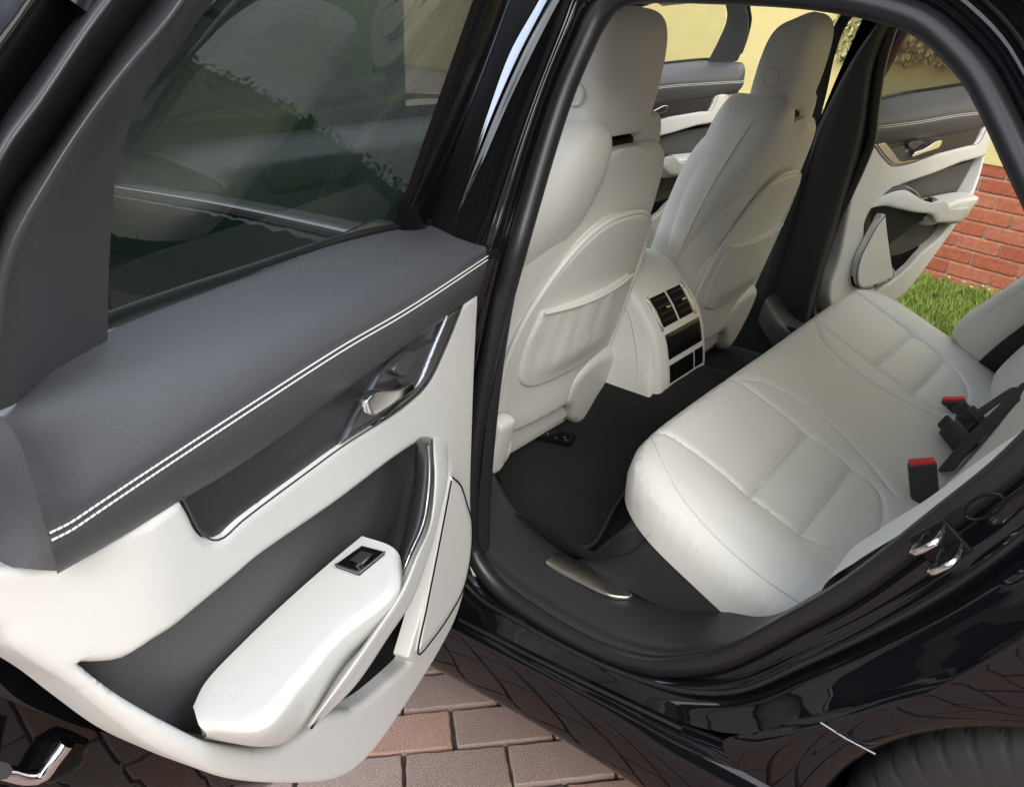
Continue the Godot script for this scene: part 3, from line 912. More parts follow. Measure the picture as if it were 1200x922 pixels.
func make_rear_seat() -> void:
	var edges := PackedVector3Array()
	var half := [[.352, 0], [.350, .20], [.350, .42], [.354, .54], [.366, .61], [.395, .665], [.45, .695], [.56, .705], [.70, .70], [.82, .66], [.90, .60]]
	for h in half:
		edges.append(Vector3(h[0], h[1], 0))
	edges.append(Vector3(.92, 0, 0))
	for i in range(half.size() - 1, 0, -1):
		edges.append(Vector3(half[i][0], -half[i][1], 0))
	var lines := []
	for s in [-1.0, 1.0]:
		lines.append(bent([[.362, .555 * s], [.46, .537 * s], [.561, .531 * s], [.644, .522 * s], [.70, .50 * s], [.74, .45 * s], [.755, .38 * s], [.75, .30 * s], [.72, .235 * s], [.66, .225 * s], [.556, .228 * s], [.451, .232 * s], [.36, .24 * s]]))
		lines.append(bent([[.565, .53 * s], [.56, .39 * s], [.556, .23 * s]]))
		lines.append(bent([[.663, .515 * s], [.661, .37 * s], [.657, .225 * s]]))
		lines.append(bent([[.40, .225 * s], [.44, .17 * s], [.56, .135 * s], [.66, .165 * s], [.75, .21 * s]]))
	var wf := func(x, z):
		var q := Vector2(x, z)
		var az := absf(z)
		var y := .614 - .43 * maxf(0.0, x - .385) - .10 * pow(maxf(0.0, .42 - x), 2.0) * 10.0
		y += .012 * exp(-pow((az - .60) / .055, 2.0)) * smoothstep(.37, .55, x)
		y -= .004 * exp(-pow((az - .38) / .16, 2.0)) * smoothstep(.42, .6, x)
		var wide := 1.0
		for i in [1, 2, 5, 6]:
			var l: PackedVector2Array = lines[i]
			for k in l.size() - 1:
				wide = minf(wide, q.distance_to(Geometry2D.get_closest_point_to_segment(q, l[k], l[k + 1])))
		y -= .0045 * exp(-wide * wide / .0004)
		return y - .0065 * groove(lines, q, .008)
	var b := Buf.new()
	slab(b, edges, {"sp": .012, "r": .062, "depth": .043, "wf": wf, "extra": seam_points(lines), "T": Transform3D(Basis(Vector3(1, 0, 0), Vector3(0, 0, 1), Vector3(0, 1, 0)), Vector3.ZERO)})
	var root := part("rear_seat", b.mesh(), mats.ivory, car, "ivory leather rear bench cushion with sewn panels")
	b = Buf.new()
	for i in lines.size():
		var sm := PackedVector3Array()
		for q in lines[i]:
			if q.x < .408:
				continue
			sm.append(Vector3(q.x, wf.call(q.x, q.y) - .0004, q.y))
		b.tube(sm, .0011, 5)
	part("seam", b.mesh(), mats.pad_seam, root)
	var rim := flat2(curve(edges, .01, true))
	for s in [1.0, -1.0]:
		b = Buf.new()
		var pp := PackedVector3Array()
		for q in curve(v3([[.384, 0, .574], [.404, 0, .596], [.442, 0, .631], [.495, 0, .661], [.569, 0, .675], [.66, 0, .675], [.74, 0, .66]]), .012):
			var d := 1.0
			for i in rim.size():
				d = minf(d, Vector2(q.x, q.z).distance_to(Geometry2D.get_closest_point_to_segment(Vector2(q.x, q.z), rim[i], rim[(i + 1) % rim.size()])))
			d = minf(d, .062)
			pp.append(Vector3(q.x, wf.call(q.x, q.z) - (.062 - sqrt(.062 * .062 - (.062 - d) * (.062 - d))) + .0003, q.z * s))
		b.tube(pp, .0019, 6)
		part("piping", b.mesh(), mats.ivory, root)
	# backrest
	b = Buf.new()
	var up := Vector3(.45, .89, 0).normalized()
	var fw := Vector3(-.89, .45, 0).normalized()
	var o2 := PackedVector3Array()
	for q in [[-.58, 0], [-.60, .3], [-.58, .6], [-.45, .66], [0, .67], [.45, .66], [.58, .6], [.60, .3], [.58, 0]]:
		o2.append(Vector3(q[0], q[1], 0))
	var bl := [bent([[-.22, .0], [-.22, .3], [-.2, .6]]), bent([[.22, .0], [.22, .3], [.2, .6]])]
	slab(b, o2, {"sp": .025, "r": .05, "depth": .06, "extra": seam_points(bl), "wf": func(x, y): return .05 * smoothstep(.42, .56, absf(x)) - .006 * groove(bl, Vector2(x, y)), "T": Transform3D(Basis(Vector3(0, 0, 1), up, fw), Vector3(.815, .44, 0))})
	part("backrest", b.mesh(), mats.ivory, root)
	for s in [-1.0, 1.0]:
		b = Buf.new()
		var o3 := PackedVector3Array()
		var far := [[.645, .535], [.70, .62], [.773, .715], [.86, .81], [.96, .95], [1.08, .95], [1.0, .7], [.90, .45], [.77, .43], [.69, .48]]
		var near := [[.78, .60], [.815, .67], [.86, .74], [.91, .83], [.985, .95], [1.08, .95], [1.02, .7], [.96, .50], [.88, .48], [.81, .52]]
		for q in (far if s < 0 else near):
			o3.append(Vector3(q[0], q[1], 0))
		var sl := [bent([[.715, .60], [.80, .715], [.95, .90]])]
		slab(b, o3, {"sp": .016, "r": .014, "depth": .09, "sharp": [4, 5], "extra": seam_points(sl), "wf": func(x, y): return -.004 * groove(sl, Vector2(x, y)), "T": Transform3D(Basis(Vector3(1, 0, 0), Vector3(0, 1, 0), Vector3(0, 0, -s)), Vector3(0, 0, s * (.62 if s < 0 else .69)))})
		part("side_bolster", b.mesh(), mats.ivory, root)
	# buckles and belts
	for e in [[Vector3(.785, .480, .17), .38], [Vector3(.752, .436, -.29), .15]]:
		var bs := Basis(Vector3(0, 1, 0), e[1]) * Basis(Vector3(0, 0, 1), .30)
		b = Buf.new()
		b.rbox(e[0], Vector3(.026, .048, .012), .006, bs)
		var bk := part("belt_buckle", b.mesh(), mats.plastic, root, "black seat belt buckle with a red release button")
		b = Buf.new()
		b.rbox(e[0] + bs * Vector3(0, .047, 0), Vector3(.0235, .006, .0095), .003, bs)
		part("release_button", b.mesh(), mats.red, root)
	for e in [[Vector3(.797, .468, -.10), -.5, 1.15], [Vector3(.812, .474, -.19), -.2, 1.0]]:
		b = Buf.new()
		var bs := Basis(Vector3(0, 1, 0), e[1]) * Basis(Vector3(0, 0, 1), e[2])
		b.rbox(e[0], Vector3(.024, .045, .015), .008, bs)
		b.rbox(e[0] + bs * Vector3(0, .05, 0), Vector3(.018, .012, .006), .004, bs)
		part("belt_anchor", b.mesh(), mats.plastic, root)
	for path in [[[.778, .455, -.12], [.798, .487, -.20], [.825, .497, -.32], [.855, .50, -.46], [.88, .49, -.55]], [[.80, .45, .03], [.822, .498, -.06], [.85, .53, -.20], [.875, .55, -.36]]]:
		b = Buf.new()
		var l := PackedVector3Array()
		for q in path:
			l.append(Vector3(q[0], q[1], q[2]))
		b.tube(curve(l, .01), .024, 12, false, .07, Vector3(-.6, .8, 0))
		part("seat_belt", b.mesh(), mats.webbing, root)
	b = Buf.new()
	b.tube(curve(PackedVector3Array([Vector3(.765, .45, -.615), Vector3(.80, .52, -.595), Vector3(.86, .62, -.59), Vector3(.95, .80, -.6), Vector3(1.0, 1.0, -.62)]), .012), .042, 10, false, .12, Vector3(.2, .1, 1))
	part("seat_belt", b.mesh(), mats.webbing, root)

# ------------------------------------------------------------------ centre console
func make_console() -> void:
	var prof := curve(PackedVector3Array([Vector3(-.55, .70, 0), Vector3(-.30, .735, 0), Vector3(-.08, .738, 0), Vector3(.03, .715, 0), Vector3(.070, .680, 0), Vector3(.108, .638, 0), Vector3(.138, .590, 0), Vector3(.158, .52, 0), Vector3(.166, .47, 0), Vector3(.168, .44, 0)]), .012)
	var b := Buf.new()
	var rows := []
	for zz in [[-.125, -.02], [-.122, -.008], [-.115, -.0015], [-.10, 0.0], [0.0, .002], [.10, 0.0], [.115, -.0015], [.122, -.008], [.125, -.02]]:
		var row := PackedVector3Array()
		for i in prof.size():
			var t := (prof[mini(i + 1, prof.size() - 1)] - prof[maxi(i - 1, 0)]).normalized()
			row.append(prof[i] + Vector3(-t.y, t.x, 0) * zz[1] + Vector3(0, 0, zz[0]))
		rows.append(row)
	b.grid(rows)
	for s in [-1.0, 1.0]:
		var side := PackedVector3Array()
		var low := PackedVector3Array()
		for p in rows[0 if s < 0 else -1]:
			side.append(p)
			low.append(Vector3(minf(p.x, .145), .40, p.z * 1.08))
		var mid := PackedVector3Array()
		for i in side.size():
			mid.append(side[i].lerp(low[i], .5) + Vector3(0, 0, s * .006))
		b.grid(across([side, mid, low], 4))
	var root := part("centre_console", b.mesh(), mats.ivory_trim, car, "ivory centre console end with two air vents")
	# face fittings: a is arc position down the face, measured as a height on it
	var face := func(y: float, z: float, lift: float) -> Vector3:
		for i in range(prof.size() - 1, 0, -1):
			if prof[i].x > .0 and prof[i - 1].y >= y and prof[i].y <= y:
				var f := (y - prof[i].y) / maxf(prof[i - 1].y - prof[i].y, 1e-5)
				var t := (prof[i] - prof[i - 1]).normalized()
				return prof[i].lerp(prof[i - 1], f) + Vector3(-t.y, t.x, 0) * lift + Vector3(0, 0, z)
		return Vector3(.16, y, z)
	var plate := func(bb: Buf, y0: float, y1: float, z0: float, z1: float, lift: float, thick: float) -> void:
		var rr := []
		for i in 7:
			var y := lerpf(y0, y1, i / 6.0)
			var row := PackedVector3Array()
			row.append(face.call(y, z0, lift - thick))
			for j in 5:
				row.append(face.call(y, lerpf(z0, z1, j / 4.0), lift))
			row.append(face.call(y, z1, lift - thick))
			rr.append(row)
		for e in [0, 6]:
			var edge := PackedVector3Array()
			for q in rr[e].size():
				edge.append(face.call(y0 if e == 0 else y1, clampf(lerpf(z0, z1, (q - 1) / 4.0), minf(z0, z1), maxf(z0, z1)), lift - thick))
			if e == 0:
				rr.push_front(edge)
			else:
				rr.append(edge)
		bb.grid(rr)
	b = Buf.new()
	plate.call(b, .676, .452, .098, -.098, .003, .004)
	part("console_face", b.mesh(), mats.ivory_trim, root)
	for e in [[.080, .010], [-.002, -.070]]:
		b = Buf.new()
		plate.call(b, .668, .606, e[0], e[1], .0045, .003)
		part("air_vent", b.mesh(), mats.black_trim, root)
		b = Buf.new()
		for k in 4:
			var y := .660 - k * .014
			b.tube(PackedVector3Array([face.call(y, e[0] - .004, .006), face.call(y, e[1] + .004, .006)]), .0016, 6)
		part("vent_slat", b.mesh(), mats.plastic, root)
		b = Buf.new()
		b.rbox(face.call(.639, (e[0] + e[1]) * .5 - .008, .010), Vector3(.004, .004, .009), .002)
		part("vent_knob", b.mesh(), mats.chrome, root)
	b = Buf.new()
	plate.call(b, .672, .600, .094, .086, .005, .003)
	plate.call(b, .672, .600, -.078, -.086, .005, .003)
	part("vent_wheel", b.mesh(), mats.satin_chrome, root)
	b = Buf.new()
	plate.call(b, .590, .530, .085, -.090, .0045, .003)
	part("climate_screen", b.mesh(), mats.gloss, root)
	b = Buf.new()
	plate.call(b, .515, .470, .084, -.040, .0045, .003)
	plate.call(b, .515, .470, -.048, -.092, .0045, .003)
	part("power_sockets", b.mesh(), mats.gloss, root)
	b = Buf.new()
	b.rbox(Vector3(-.18, .775, 0), Vector3(.17, .03, .105), .025)
	part("console_lid", b.mesh(), mats.ivory, root)
	b = Buf.new()
	var sl := curve(PackedVector3Array([Vector3(.02, .69, .1275), Vector3(.06, .64, .1305), Vector3(.09, .57, .135), Vector3(.105, .50, .137), Vector3(.11, .45, .137)]), .012)
	b.tube(sl, .0015, 6)
	part("seam", b.mesh(), mats.ivory_trim, root)

# ------------------------------------------------------------------ body
# door aperture (x, y) from the foot of the centre pillar round to the back and over the top; and the edge of the outer skin beside it
const AP := [[.190, .407], [.248, .356], [.334, .338], [.478, .338], [.573, .367], [.628, .403], [.69, .46], [.77, .573], [.83, .664], [.898, .794], [.953, .906], [.975, .98], [.955, 1.05], [.915, 1.12], [.86, 1.188], [.826, 1.229], [.794, 1.264], [.759, 1.291], [.722, 1.313], [.676, 1.326], [.594, 1.337], [.45, 1.34], [.36, 1.338], [.315, 1.33], [.291, 1.309], [.278, 1.265], [.265, 1.197], [.26, 1.128], [.258, 1.046], [.257, .975], [.242, .894], [.222, .805], [.201, .709], [.187, .607], [.182, .5]]
const OE := [[.13, .36], [.20, .33], [.32, .338], [.47, .352], [.60, .368], [.69, .388], [.765, .43], [.839, .521], [.90, .60], [.975, .70], [1.03, .83], [1.05, .98], [1.02, 1.09], [.97, 1.175], [.905, 1.25], [.865, 1.29], [.825, 1.33], [.78, 1.362], [.735, 1.385], [.68, 1.398], [.594, 1.405], [.45, 1.41], [.35, 1.41], [.27, 1.40], [.245, 1.365], [.236, 1.30], [.222, 1.21], [.21, 1.13], [.200, 1.046], [.192, .975], [.176, .894], [.148, .805], [.128, .709], [.116, .607], [.11, .5]]

func side_z(y: float) -> float:
	return .86 - maxf(0.0, y - .95) * .40

func ap_rail(off: float, dz: float, s: float) -> PackedVector3Array:
	var o := PackedVector3Array()
	var n := AP.size()
	for i in n:
		var a := Vector2(AP[(i - 1 + n) % n][0], AP[(i - 1 + n) % n][1])
		var c := Vector2(AP[(i + 1) % n][0], AP[(i + 1) % n][1])
		var t := (c - a).normalized()
		var nr := Vector2(t.y, -t.x)
		var p := Vector2(AP[i][0], AP[i][1]) + nr * off
		o.append(Vector3(p.x, p.y, s * (side_z(p.y) + dz)))
	return o

func oe_rail(f: float, dz: float, s: float) -> PackedVector3Array:
	var o := PackedVector3Array()
	for i in AP.size():
		var p := Vector2(AP[i][0], AP[i][1]).lerp(Vector2(OE[i][0], OE[i][1]), f)
		o.append(Vector3(p.x, p.y, s * (side_z(p.y) + dz)))
	return o

func v3(a: Array) -> PackedVector3Array:
	var o := PackedVector3Array()
	for q in a:
		o.append(Vector3(q[0], q[1], q[2]))
	return o

func mirrored(p: PackedVector3Array, s: float) -> PackedVector3Array:
	var o := PackedVector3Array()
	for q in p:
		o.append(Vector3(q.x, q.y, q.z * s))
	return o

func make_body() -> MeshInstance3D:
	var b := Buf.new()
	for s in [1.0, -1.0]:
		# door jamb between seal and outer skin
		loft(b, [ap_rail(.004, -.012, s), ap_rail(.016, .002, s), oe_rail(.30, .006, s), oe_rail(.42, .018, s), oe_rail(.55, .022, s), oe_rail(.64, .040, s), oe_rail(.85, .058, s), oe_rail(1.0, .070, s)], 200, 4, true)
		# sill below the door
		var l1 := [[-1.3, .27], [-.5, .295], [.13, .315], [.231, .329], [.425, .348], [.562, .365], [.669, .380], [.73, .395], [.80, .405], [.86, .41]]
		var rails := []
		for e in [[0.0, .930, 0.0], [-.009, .922, 0.0], [-.014, .920, 0.0], [-.022, .936, 0.0], [-.05, .944, 0.0], [-.095, .946, .10], [-.135, .938, .5], [0, .915, 1.0], [-.012, .88, 1.0], [-.0, .70, 1.0]]:
			var r := PackedVector3Array()
			for q in l1:
				var low: float = .155 + .12 * (q[0] - .163) + .05 * smoothstep(.72, .86, q[0])
				var flare: float = .022 * smoothstep(.45, .78, q[0]) * smoothstep(0.0, -.08, e[0] if e[2] < .9 else -.1)
				r.append(Vector3(q[0], lerpf(q[1] + (e[0] if e[2] < .9 else 0.0), low + (e[0] if e[2] > .9 else 0.0), e[2]), s * (e[1] + flare)))
			rails.append(r)
		loft(b, rails, 60, 4)
		# rear quarter round the wheel arch
		var outer := curve(v3([[.72, .22, 0], [.725, .32, 0], [.735, .40, 0], [.765, .43, 0], [.80, .472, 0], [.839, .521, 0], [.90, .60, 0], [.975, .70, 0], [1.03, .83, 0], [1.05, .98, 0], [1.2, 1.0, 0], [1.5, 1.0, 0], [1.75, .97, 0], [1.85, .8, 0], [1.86, .5, 0], [1.82, .30, 0]]), 0, false, [], 90)
		rails = []
		for e in [[.345, .84, 0.0], [.350, .90, 0.0], [.352, .926, 0.0], [.357, .936, 0.0], [.366, .941, 0.0], [.39, .945, 0.0], [0.0, .946, .45], [0.0, .942, .8], [0.0, .934, .95], [0.0, .930, 1.0]]:
			var r := PackedVector3Array()
			for k in 90:
				var g := deg_to_rad(lerpf(197, -14, k / 89.0))
				var rim := Vector3(1.22 + cos(g) * .39, .34 + sin(g) * .39, 0)
				var p := Vector3(1.22 + cos(g) * e[0], .34 + sin(g) * e[0], 0) if e[2] == 0.0 else rim.lerp(outer[k], e[2])
				r.append(Vector3(p.x, p.y, s * e[1]))
			rails.append(r)
		b.grid(across(rails, 3))
		# pillar behind the rear door and the tail
		loft(b, [mirrored(v3([[1.05, .98, .918], [1.02, 1.09, .874], [.97, 1.175, .84], [.905, 1.25, .81], [.825, 1.33, .778]]), s), mirrored(v3([[1.2, 1.0, .915], [1.2, 1.09, .87], [1.14, 1.2, .83], [1.05, 1.29, .79], [.93, 1.365, .75]]), s), mirrored(v3([[1.7, 1.0, .85], [1.55, 1.06, .80], [1.35, 1.19, .72], [1.18, 1.30, .68], [1.0, 1.385, .66]]), s)], 24, 4)
		loft(b, [mirrored(v3([[1.75, .97, .93], [1.86, .7, .93], [1.82, .3, .93]]), s), mirrored(v3([[2.0, 1.0, .84], [2.12, .7, .84], [2.05, .3, .84]]), s), mirrored(v3([[2.08, 1.02, .4], [2.2, .7, .4], [2.12, .3, .4]]), s), v3([[2.1, 1.03, 0], [2.22, .7, 0], [2.14, .3, 0]])], 20, 4)
		# front of the centre pillar
		loft(b, [mirrored(v3([[.127, .35, .928], [.127, .5, .928], [.176, .894, .928], [.20, 1.046, .89], [.236, 1.3, .79], [.25, 1.38, .76]]), s), mirrored(v3([[.09, .35, .88], [.09, .5, .88], [.12, .894, .88], [.15, 1.046, .84], [.22, 1.3, .74], [.24, 1.38, .72]]), s), mirrored(v3([[.08, .35, .80], [.08, .5, .80], [.10, .894, .80], [.13, 1.046, .77], [.215, 1.3, .69], [.24, 1.38, .67]]), s)], 20, 3)
		# windscreen pillar and front wing
		b.tube(curve(mirrored(v3([[.22, 1.385, .72], [-.2, 1.385, .70], [-.5, 1.33, .70], [-.8, 1.18, .735], [-1.15, .98, .79]]), s), .04), .032, 10)
		loft(b, [mirrored(v3([[-.9, .95, .90], [-1.4, .92, .86], [-2.2, .80, .72]]), s), mirrored(v3([[-.9, .7, .94], [-1.4, .7, .93], [-2.2, .6, .80]]), s), mirrored(v3([[-.9, .3, .93], [-1.0, .3, .92], [-2.2, .3, .80]]), s)], 16, 4)
	# boot lid, bonnet, roof skin
	loft(b, [v3([[1.7, 1.0, .85], [1.68, 1.03, .4], [1.67, 1.04, 0], [1.68, 1.03, -.4], [1.7, 1.0, -.85]]), v3([[2.0, 1.0, .84], [2.08, 1.02, .4], [2.1, 1.03, 0], [2.08, 1.02, -.4], [2.0, 1.0, -.84]])], 24, 2)
	loft(b, [v3([[-.9, .95, .90], [-1.15, 1.0, .5], [-1.2, 1.01, 0], [-1.15, 1.0, -.5], [-.9, .95, -.90]]), v3([[-1.6, .92, .84], [-1.7, .96, .4], [-1.75, .97, 0], [-1.7, .96, -.4], [-1.6, .92, -.84]]), v3([[-2.2, .80, .72], [-2.3, .80, .4], [-2.35, .80, 0], [-2.3, .80, -.4], [-2.2, .80, -.72]])], 24, 4)
	var rails := []
	for e in [[.715, 1.392], [.66, 1.42], [.5, 1.442], [.25, 1.452], [0.0, 1.455], [-.25, 1.452], [-.5, 1.442], [-.66, 1.42], [-.715, 1.392]]:
		var r := PackedVector3Array()
		for k in 13:
			var x := lerpf(-.42, 1.05, k / 12.0)
			r.append(Vector3(x, e[1] - .05 * pow((x - .3) / .75, 2.0), e[0] * (1.0 - .05 * maxf(0.0, x - .6))))
		rails.append(r)
	loft(b, rails, 30, 3)
	var root := part("body_shell", b.mesh(), mats.paint, car, "gloss black painted body with sill and wheel arch")
	for s in [1.0, -1.0]:
		b = Buf.new()
		var seal := curve(ap_rail(-.004, -.006, s), .018, true)
		b.tube(seal, .0165, 12, true)
		part("door_seal", b.mesh(), mats.rubber, root)
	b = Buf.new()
	loft(b, [v3([[.262, 1.37, .772], [.246, 1.317, .792], [.220, 1.252, .818], [.209, 1.174, .850], [.202, 1.105, .877], [.197, 1.035, .903]]), v3([[.282, 1.37, .776], [.262, 1.317, .796], [.243, 1.255, .822], [.224, 1.176, .853], [.211, 1.108, .879], [.199, 1.037, .904]]), v3([[.300, 1.37, .768], [.277, 1.318, .788], [.265, 1.286, .800], [.239, 1.198, .836], [.221, 1.119, .868], [.200, 1.041, .899]])], 30, 5)  # metal strip added in the shape of the sky reflection on the pillar
	part("pillar_sky_glint", b.mesh(), mats.sky_glint, root, "added bright strip in the shape of the sky reflection on the centre pillar")
	b = Buf.new()
	b.tube(curve(oe_rail(.47, .0235, 1.0).slice(0, 12), .02), .0045, 6)
	b.tube(curve(v3([[.231, .318, .929], [.425, .336, .929], [.562, .353, .929], [.669, .368, .929]]), .02), .004, 6)
	part("sill_seal", b.mesh(), mats.rubber, root)
	b = Buf.new()
	b.tube(v3([[.848, .524, .9448], [.88, .521, .9455], [.915, .519, .9430]]), .0016, 6)  # bright bead drawn in as the reflection along the panel gap
	part("gap_glint", b.mesh(), mats.satin_chrome, root, "added bright bead for the reflection along the panel gap above the wheel arch")
	# striker on the rear jamb
	var at := Vector3(.908, .800, .902)
	var bs := Basis(Vector3(0, 0, 1), .95)
	b = Buf.new()
	for k in [0.0, 1.0]:
		var loop := v3([[-.014, -.008, 0], [-.014, -.005, .026], [-.010, 0, .031], [.010, 0, .031], [.014, .005, .026], [.014, .008, 0]])
		var moved := PackedVector3Array()
		for q in loop:
			moved.append(at + bs * (Vector3(q.x * 1.1, 0, 0) + Vector3(0, (k - .5) * .026, q.z * 1.0)))
		b.tube(curve(moved, .004), .0038, 8)
	part("door_striker", b.mesh(), mats.chrome, root)
	b = Buf.new()
	b.rbox(at + Vector3(0, 0, -.002), Vector3(.024, .022, .004), .003, bs)
	part("striker_plate", b.mesh(), mats.gloss, root)
	b = Buf.new()
	var ring := PackedVector3Array()
	for k in 20:
		var g := TAU * k / 20
		ring.append(Vector3(.935, .862, .902) + bs * Vector3(cos(g) * .022, sin(g) * .011, 0))
	b.tube(ring, .0018, 6, true)
	part("bump_stop", b.mesh(), mats.gloss, root)
	return root

func make_cabin(body: MeshInstance3D) -> void:
	var b := Buf.new()
	# carpeted floor with its tunnel
	var rails := []
	for e in [[.70, .40], [.66, .33], [.63, .302], [.5, .30], [.27, .30], [.20, .345], [.15, .43], [.10, .458], [0, .462], [-.10, .458], [-.15, .43], [-.20, .345], [-.27, .30], [-.5, .30], [-.63, .302], [-.66, .33], [-.70, .40]]:
		rails.append(PackedVector3Array([Vector3(-1.0, e[1], e[0]), Vector3(-.3, e[1], e[0]), Vector3(.12, e[1], e[0]), Vector3(.30, e[1] + .004, e[0]), Vector3(.37, maxf(e[1], .33), e[0]), Vector3(.43, maxf(e[1] + .01, .43), e[0]), Vector3(.47, maxf(e[1] + .02, .50), e[0])]))
	loft(b, rails, 60, 4)
	var fl := part("floor_carpet", b.mesh(), mats.carpet, car, "black floor carpet in the rear footwell")
	var mat_line := [[-.30, .235], [-.30, .58], [.10, .615], [.262, .612], [.285, .590], [.248, .44], [.212, .30], [.185, .24]]
	for s in [1.0, -1.0]:
		b = Buf.new()
		var o := PackedVector3Array()
		for q in mat_line:
			o.append(Vector3(q[0], q[1], .318))
		slab(b, o, {"sp": .02, "r": .006, "depth": .012, "T": Transform3D(Basis(Vector3(1, 0, 0), Vector3(0, 0, s), Vector3(0, 1, 0)), Vector3.ZERO)})
		part("floor_mat", b.mesh(), mats.mat, fl)
	for s in [1.0, -1.0]:
		b = Buf.new()
		var o := PackedVector3Array()
		for q in mat_line:
			o.append(Vector3(q[0], .3145, q[1] * s))
		b.tube(curve(o, .012, true), .0045, 6, true)
		part("mat_binding", b.mesh(), mats.binding, fl)
	for s in [1.0, -1.0]:
		for z0 in [.18, .56]:
			b = Buf.new()
			b.rbox(Vector3(-.16, .325, z0 * s), Vector3(.16, .014, .026), .005)
			part("seat_rail", b.mesh(), mats.gloss, fl)
	b = Buf.new()
	b.rbox(Vector3(-.03, .326, .285), Vector3(.05, .008, .024), .004, Basis(Vector3(0, 1, 0), .3))
	part("rail_cover", b.mesh(), mats.gloss, fl)
	b = Buf.new()
	for q in [[-.06, .275], [-.04, .30], [.0, .285], [-.015, .30], [.012, .295]]:
		b.rbox(Vector3(q[0], .336, q[1]), Vector3(.003, .002, .003), .001)
	part("rail_bolt", b.mesh(), mats.steel, fl)
	# front seat plinth trim under the bench
	b = Buf.new()
	loft(b, [v3([[.30, .285, .60], [.27, .285, .40], [.25, .30, .24], [.26, .45, .14], [.27, .462, 0], [.26, .45, -.14], [.235, .33, -.24], [.25, .312, -.40], [.285, .312, -.60]]), v3([[.36, .36, .64], [.34, .36, .42], [.33, .375, .24], [.33, .47, .14], [.33, .475, 0], [.33, .47, -.14], [.33, .375, -.24], [.34, .36, -.42], [.36, .36, -.64]]), v3([[.42, .45, .67], [.40, .47, .42], [.39, .49, .24], [.385, .53, .14], [.385, .53, 0], [.385, .53, -.14], [.39, .49, -.24], [.40, .47, -.42], [.42, .45, -.67]]), v3([[.52, .47, .69], [.46, .54, .42], [.45, .55, .24], [.45, .56, .14], [.45, .56, 0], [.45, .56, -.14], [.45, .55, -.24], [.46, .54, -.42], [.52, .47, -.69]])], 60, 4)
	for s in [1.0, -1.0]:
		loft(b, [mirrored(v3([[.30, .355, .705], [.40, .362, .71], [.52, .366, .712], [.64, .385, .712], [.72, .40, .712]]), s), mirrored(v3([[.33, .36, .68], [.41, .40, .698], [.52, .42, .702], [.64, .42, .702], [.72, .415, .70]]), s), mirrored(v3([[.36, .40, .66], [.42, .46, .682], [.52, .468, .690], [.64, .435, .690], [.72, .42, .68]]), s), mirrored(v3([[.40, .46, .62], [.45, .50, .64], [.54, .48, .65], [.64, .44, .65], [.72, .42, .64]]), s)], 30, 4)
	part("seat_plinth", b.mesh(), mats.plastic, fl)
	# sill trims and pillar trims on both sides
	for s in [1.0, -1.0]:
		b = Buf.new()
		var xs := [[.09, .47], [.15, .405], [.215, .374], [.27, .358], [.334, .350], [.478, .350], [.573, .378], [.628, .414], [.69, .470], [.77, .583], [.83, .674], [.898, .804], [.953, .915]]
		var rr := []
		for e in [[.848, -.004, 0.0], [.832, .004, 0.0], [.815, .003, .0], [.80, .006, .35], [.745, .010, .6], [.70, .006, .9], [.682, -.006, .9], [.668, -.03, .9], [.655, -.06, .9]]:
			var r := PackedVector3Array()
			for q in xs:
				var y: float = lerpf(q[1], maxf(.362, q[1] - .05), e[2] * smoothstep(.60, .72, q[0])) + e[1]
				r.append(Vector3(q[0], y, s * (e[0] - .0 * q[0])))
			rr.append(r)
		loft(b, rr, 70, 4)
		var sill := part("sill_trim", b.mesh(), mats.plastic, car, "dark sill trim on the %s" % ("left" if s > 0 else "right"))
		b = Buf.new()
		var o := PackedVector3Array()
		for q in [[.262, .722], [.285, .748], [.36, .752], [.427, .746], [.456, .728], [.46, .716], [.41, .704], [.30, .704]]:
			o.append(Vector3(q[0], q[1], 0))
		slab(b, o, {"sp": .01, "r": .002, "depth": .004, "sharp": [4, 5], "wf": func(x, _y): return .3655 + .0 * x, "T": Transform3D(Basis(Vector3(1, 0, 0), Vector3(0, 0, s), Vector3(0, 1, 0)), Vector3.ZERO)})
		part("scuff_plate", b.mesh(), mats.steel, sill)
		b = Buf.new()
		loft(b, [mirrored(v3([[.198, .40, .845], [.198, .5, .845], [.228, .80, .845], [.25, 1.0, .825], [.262, 1.2, .745], [.30, 1.32, .70]]), s), mirrored(v3([[.19, .38, .80], [.19, .5, .80], [.215, .80, .80], [.235, 1.0, .775], [.25, 1.2, .705], [.30, 1.33, .665]]), s), mirrored(v3([[-.06, .36, .775], [-.02, .5, .775], [.10, .80, .775], [.15, 1.0, .75], [.225, 1.2, .685], [.30, 1.34, .645]]), s), mirrored(v3([[-.14, .36, .80], [-.09, .5, .80], [.075, .80, .80], [.12, 1.0, .78], [.205, 1.2, .71], [.285, 1.34, .67]]), s)], 24, 4)
		part("pillar_trim", b.mesh(), mats.plastic, car)
		b = Buf.new()
		b.tube(curve(mirrored(v3([[.215, 1.345, .655], [.172, 1.29, .665], [.146, 1.21, .69], [.132, 1.10, .72], [.11, .95, .75], [.08, .6, .75], [.06, .45, .75]]), s), .02), .016, 10, false, .15, Vector3(0, .3, 1))
		part("front_seat_belt", b.mesh(), mats.webbing, car)
		b = Buf.new()
		loft(b, [ap_rail(-.004, -.014, s).slice(9, 25), ap_rail(.004, -.045, s).slice(9, 25), ap_rail(.035, -.075, s).slice(9, 25), ap_rail(.09, -.10, s).slice(9, 25)], 60, 4)
		part("roof_rail_trim", b.mesh(), mats.black_trim, car)
	b = Buf.new()
	var hr := []
